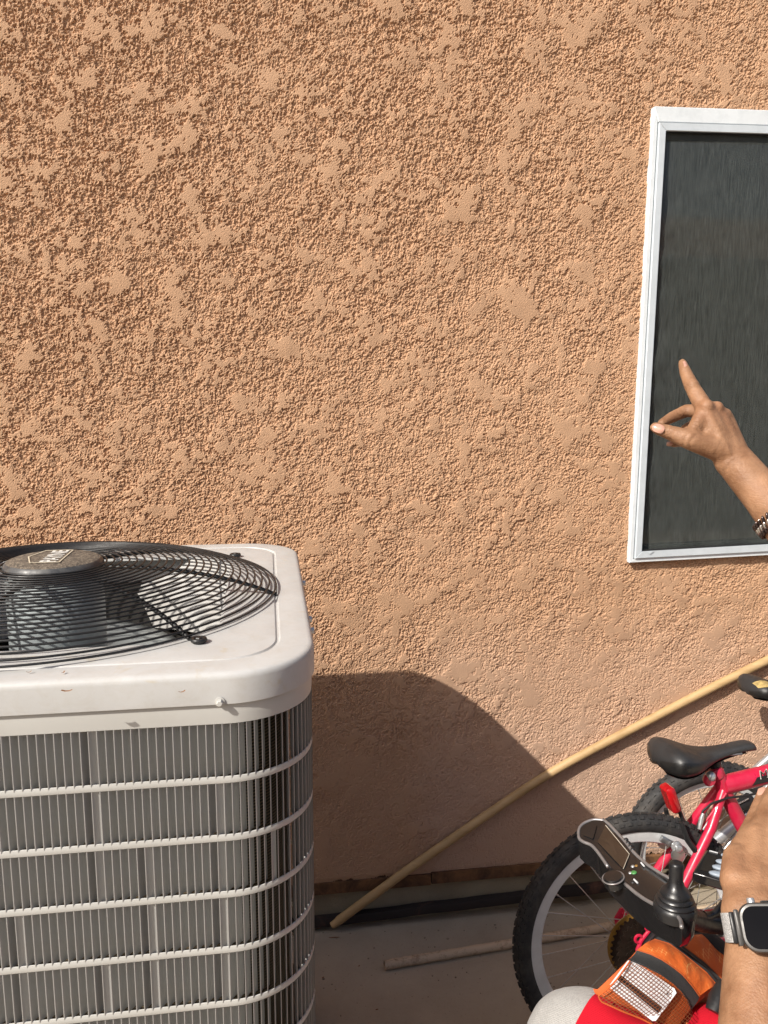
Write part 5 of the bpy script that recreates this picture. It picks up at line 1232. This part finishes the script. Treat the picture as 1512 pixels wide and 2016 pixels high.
for a, b, dp_ in zip(Lq, Rq, deep):
    w = b-a; dz = np.array([0, 0, -1.25*dp_])-cn*0.2*dp_
    loops.append([a+w*0.02, a-cn*0.004, a+w*0.05+dz, a+w*0.5+dz*1.15, b-w*0.05+dz, b-cn*0.004, b-w*0.02, b-w*0.06+cn*0.0015, a+w*0.5+cn*0.0005, a+w*0.06+cn*0.0015])
le = loops[-1]; lc = sum(le)/len(le); fd = unit(lc-sum(loops[-2])/len(le))
loops.append([lc+(p-lc)*0.80+fd*0.005 for p in le]); loops.append([lc+(p-lc)*0.45+fd*0.008 for p in le])
ls = loops[0]; lc = sum(ls)/len(ls); fd = unit(lc-sum(loops[1])/len(ls)); loops.insert(0, [lc+(p-lc)*0.6+fd*0.004 for p in ls])
ctl = MB().loft(loops, True, True).build('joystick_controller', M['gloss'], wc, True, angle=38)
def trim(seq, nm='silver_trim', wdt=0.0042):
    d = MB(); fine = []
    for i in range(len(seq)-1):
        for s in np.linspace(0, 1, 4, endpoint=False): fine.append(seq[i]*(1-s)+seq[i+1]*s)
    fine.append(seq[-1])
    for _ in range(3): fine = [fine[0]]+[(fine[i-1]+2*fine[i]+fine[i+1])/4 for i in range(1, len(fine)-1)]+[fine[-1]]
    return d.tube([p+cn*0.0004 for p in fine], wdt*0.62, 10, flat=1.0).build(nm, M['trim'], ctl, True, angle=180)
tip = [cp(1340, 1818), cp(1338, 1832)]
trim([Rq[1], Rq[0], Lq[0], Lq[1], Lq[2], Lq[3], Lq[4], Lq[5], cp(1197, 1707)])
trim([cp(1231, 1741)]+Lq[8:]+[cp(1341, 1814, -0.004), cp(1342, 1826, -0.010)])
trim([Rq[1], Rq[2], Rq[3], Rq[4], Rq[5], Rq[6], Rq[7], Rq[8], Rq[9]], wdt=0.0042)
# speed knob at the side
kc = cp(1208, 1731)
MB().lathe(kc-cn*0.012, cn, [(0.012, 0), (0.0150, 0.003), (0.0150, 0.015), (0.0135, 0.0175), (0.001, 0.0182)], 32, True).build('speed_knob', M['gloss'], ctl, True, angle=40)
kp = [kc+cn*0.0025+0.0158*(unit(Rq[6]-Lq[6])*math.cos(a)+np.cross(cn, unit(Rq[6]-Lq[6]))*math.sin(a)) for a in np.linspace(0, 2*math.pi, 36)[:-1]]
MB().tube(kp, 0.0011, 7, closed=True).build('knob_ring', M['trim'], ctl, True, angle=180)
# screen
sc4 = [cp(1193, 1628), cp(1177, 1660), cp(1228, 1714), cp(1240, 1685)]
MB().prism([p+cn*0.0018 for p in sc4], cn*0.0008).build('screen', M['lcd'], ctl, False)
MB().tube([sc4[0]+cn*0.0030, sc4[3]+cn*0.0030, sc4[2]+cn*0.0030], 0.0006, 6).build('screen_edge', M['lcdline'], ctl, True)
MB().prism([p+cn*0.0012 for p in (cp(1146, 1632), cp(1150, 1648), cp(1168, 1655), cp(1176, 1628), cp(1166, 1619))], cn*0.002).build('front_window', M['gloss'], ctl, True, angle=20)
for (x, y, w_, mm) in ((1246, 1707, 0.0030, 'bolt'), (1253, 1706, 0.0026, 'yellow'), (1248, 1719, 0.0045, 'green'), (1241, 1720, 0.0028, 'bolt'), (1246, 1738, 0.0035, 'blackp')):
    MB().ball(cp(x, y)+cn*0.0012, (w_, w_, 0.0016), (unit(Rq[6]-Lq[6]), np.cross(cn, unit(Rq[6]-Lq[6])), cn), 12, 8).build('button', M[mm], ctl, True)
for (xa, ya, xb, yb) in ((1263, 1702, 1269, 1709), (1249, 1735, 1256, 1742)):
    MB().tube([cp(xa, ya)+cn*0.003, cp(xb, yb)+cn*0.003], 0.0013, 8).build('indicator_light', M['card'], ctl, True)
for k in range(4):
    q = cp(1233+4.5*k, 1655+6.5*k)+cn*0.001; MB().ball(q, (0.0042, 0.0036, 0.0036), seg=10, rings=6).build('toggle', M['blackp'], ctl, True)
# joystick with rubber boot
jb = cp(1328, 1786)-cn*0.003; jtop = at(1332, 1697, cz(1328, 1786)-0.004); ja = unit(jtop-jb); jl = np.linalg.norm(jtop-jb)
prof = [(0.034, -0.012), (0.0365, 0.0), (0.0365, 0.004), (0.0350, 0.008), (0.0330, 0.010), (0.0345, 0.013), (0.0330, 0.016), (0.0290, 0.018), (0.0305, 0.021), (0.0290, 0.024), (0.0255, 0.0255), (0.0265, 0.028), (0.0250, 0.031), (0.0205, 0.036), (0.0150, 0.041), (0.0098, 0.0455), (0.0088, 0.048), (0.0090, jl*0.8), (0.0092, jl-0.004), (0.0078, jl-0.0008), (0.0060, jl), (0.001, jl-0.001)]
prof = [(r*0.78, h*0.80) if h < 0.044 else ((r*1.06, h) if h > 0.05 else (r*1.06, h*0.84)) for r, h in prof]
MB().lathe(jb, ja, prof, 40, True).build('joystick', M['rubber'], ctl, True, angle=50)
# bracket, cable and keypad on the far armrest
arm_end = fz(0.13, 0.285, 0.70)
MB().tube([cp(1325, 1778)-cn*0.016, at(1385, 1815, 1.22), at(1440, 1820, 1.235), arm_end], [0.010, 0.016, 0.016, 0.014], 12).build('controller_bracket', M['blackp'], wc, True)
cbl = [cp(1352, 1790)-cn*0.015, at(1366, 1800, 1.185), at(1380, 1806, 1.19), at(1392, 1805, 1.20), at(1408, 1798, 1.21), at(1425, 1778, 1.22), at(1450, 1770, 1.24)]
MB().tube(cbl, 0.0055, 10).build('control_cable', M['rubber'], wc, True)
for k in range(4):
    q = at(1364+6.5*k, 1800+1.5*k, 1.185+0.004*k); MB().lathe(q, unit(v3(cbl[3])-v3(cbl[1])), [(0.006, -0.0016), (0.0088, -0.001), (0.0088, 0.001), (0.006, 0.0016)], 16, True).build('strain_relief', M['rubber'], wc, True)
kz = 0.800
k4_ = [onp(1390, 1672, 2, kz), onp(1363, 1717, 2, kz), onp(1428, 1736, 2, kz), onp(1470, 1690, 2, kz)]
kd = MB().prism([p+np.array([0, 0, 0]) for p in k4_], (0, 0, -0.016)).build('keypad', M['gloss'], wc, True, angle=20)
bvm = kd.modifiers.new('b', 'BEVEL'); bvm.width = 0.003; bvm.segments = 3
e_ = unit(k4_[2]-k4_[1]); f_ = unit(k4_[0]-k4_[1])
for (x, y) in ((1440, 1687), (1430, 1699), (1423, 1710), (1417, 1722)):
    q = onp(x, y, 2, kz+0.001); MB().ball(q, (0.0150, 0.0062, 0.0040), (unit(e_+f_*0.1), unit(np.cross([0, 0, 1], e_)), (0, 0, 1)), 20, 10).build('keypad_button', M['greybtn'], kd, True)
MB().prism([onp(x, y, 2, kz+0.0008) for x, y in ((1391, 1681), (1378, 1712), (1398, 1717), (1412, 1688))], (0, 0, 0.0006)).build('keypad_window', M['lcd'], kd, False)
MB().box(onp(1405, 1677, 2, kz+0.001), (0.012, 0.0016, 0.001), (e_, f_, (0, 0, 1))).build('keypad_mark', M['card'], kd, False)
MB().tube([(k4_[1]+k4_[3])/2+np.array([0, 0, -0.014]), (k4_[1]+k4_[3])/2+np.array([0.08, -0.04, -0.06]), arm_end], 0.010, 10).build('keypad_bracket', M['blackp'], wc, True)

# ------------------------------------------------------------------ house across the yard (seen only as a reflection in the window)
nh = empty('neighbour_house', (2.0, -6.5, 0), 'neighbouring house with brown tiled roof, mirrored in the dark window', 'house')
MB().box((2.0, -8.0, 1.54), (16, 4.0, 3.08)).build('wall', M['nwall'], nh, False)
rows = []
for i in range(25):
    t = i/24; course = (t*12) % 1.0
    rows.append([(-6+16*j/320, -5.5-2.2*t, 3.06+0.95*t-0.050*course+0.035*abs(math.sin(j*0.55))) for j in range(321)])
MB().grid(rows).build('roof', M['tile'], nh, True, angle=30)
MB().box((2.0, -5.52, 2.98), (16, 0.03, 0.16)).build('fascia', M['screed'], nh, False)
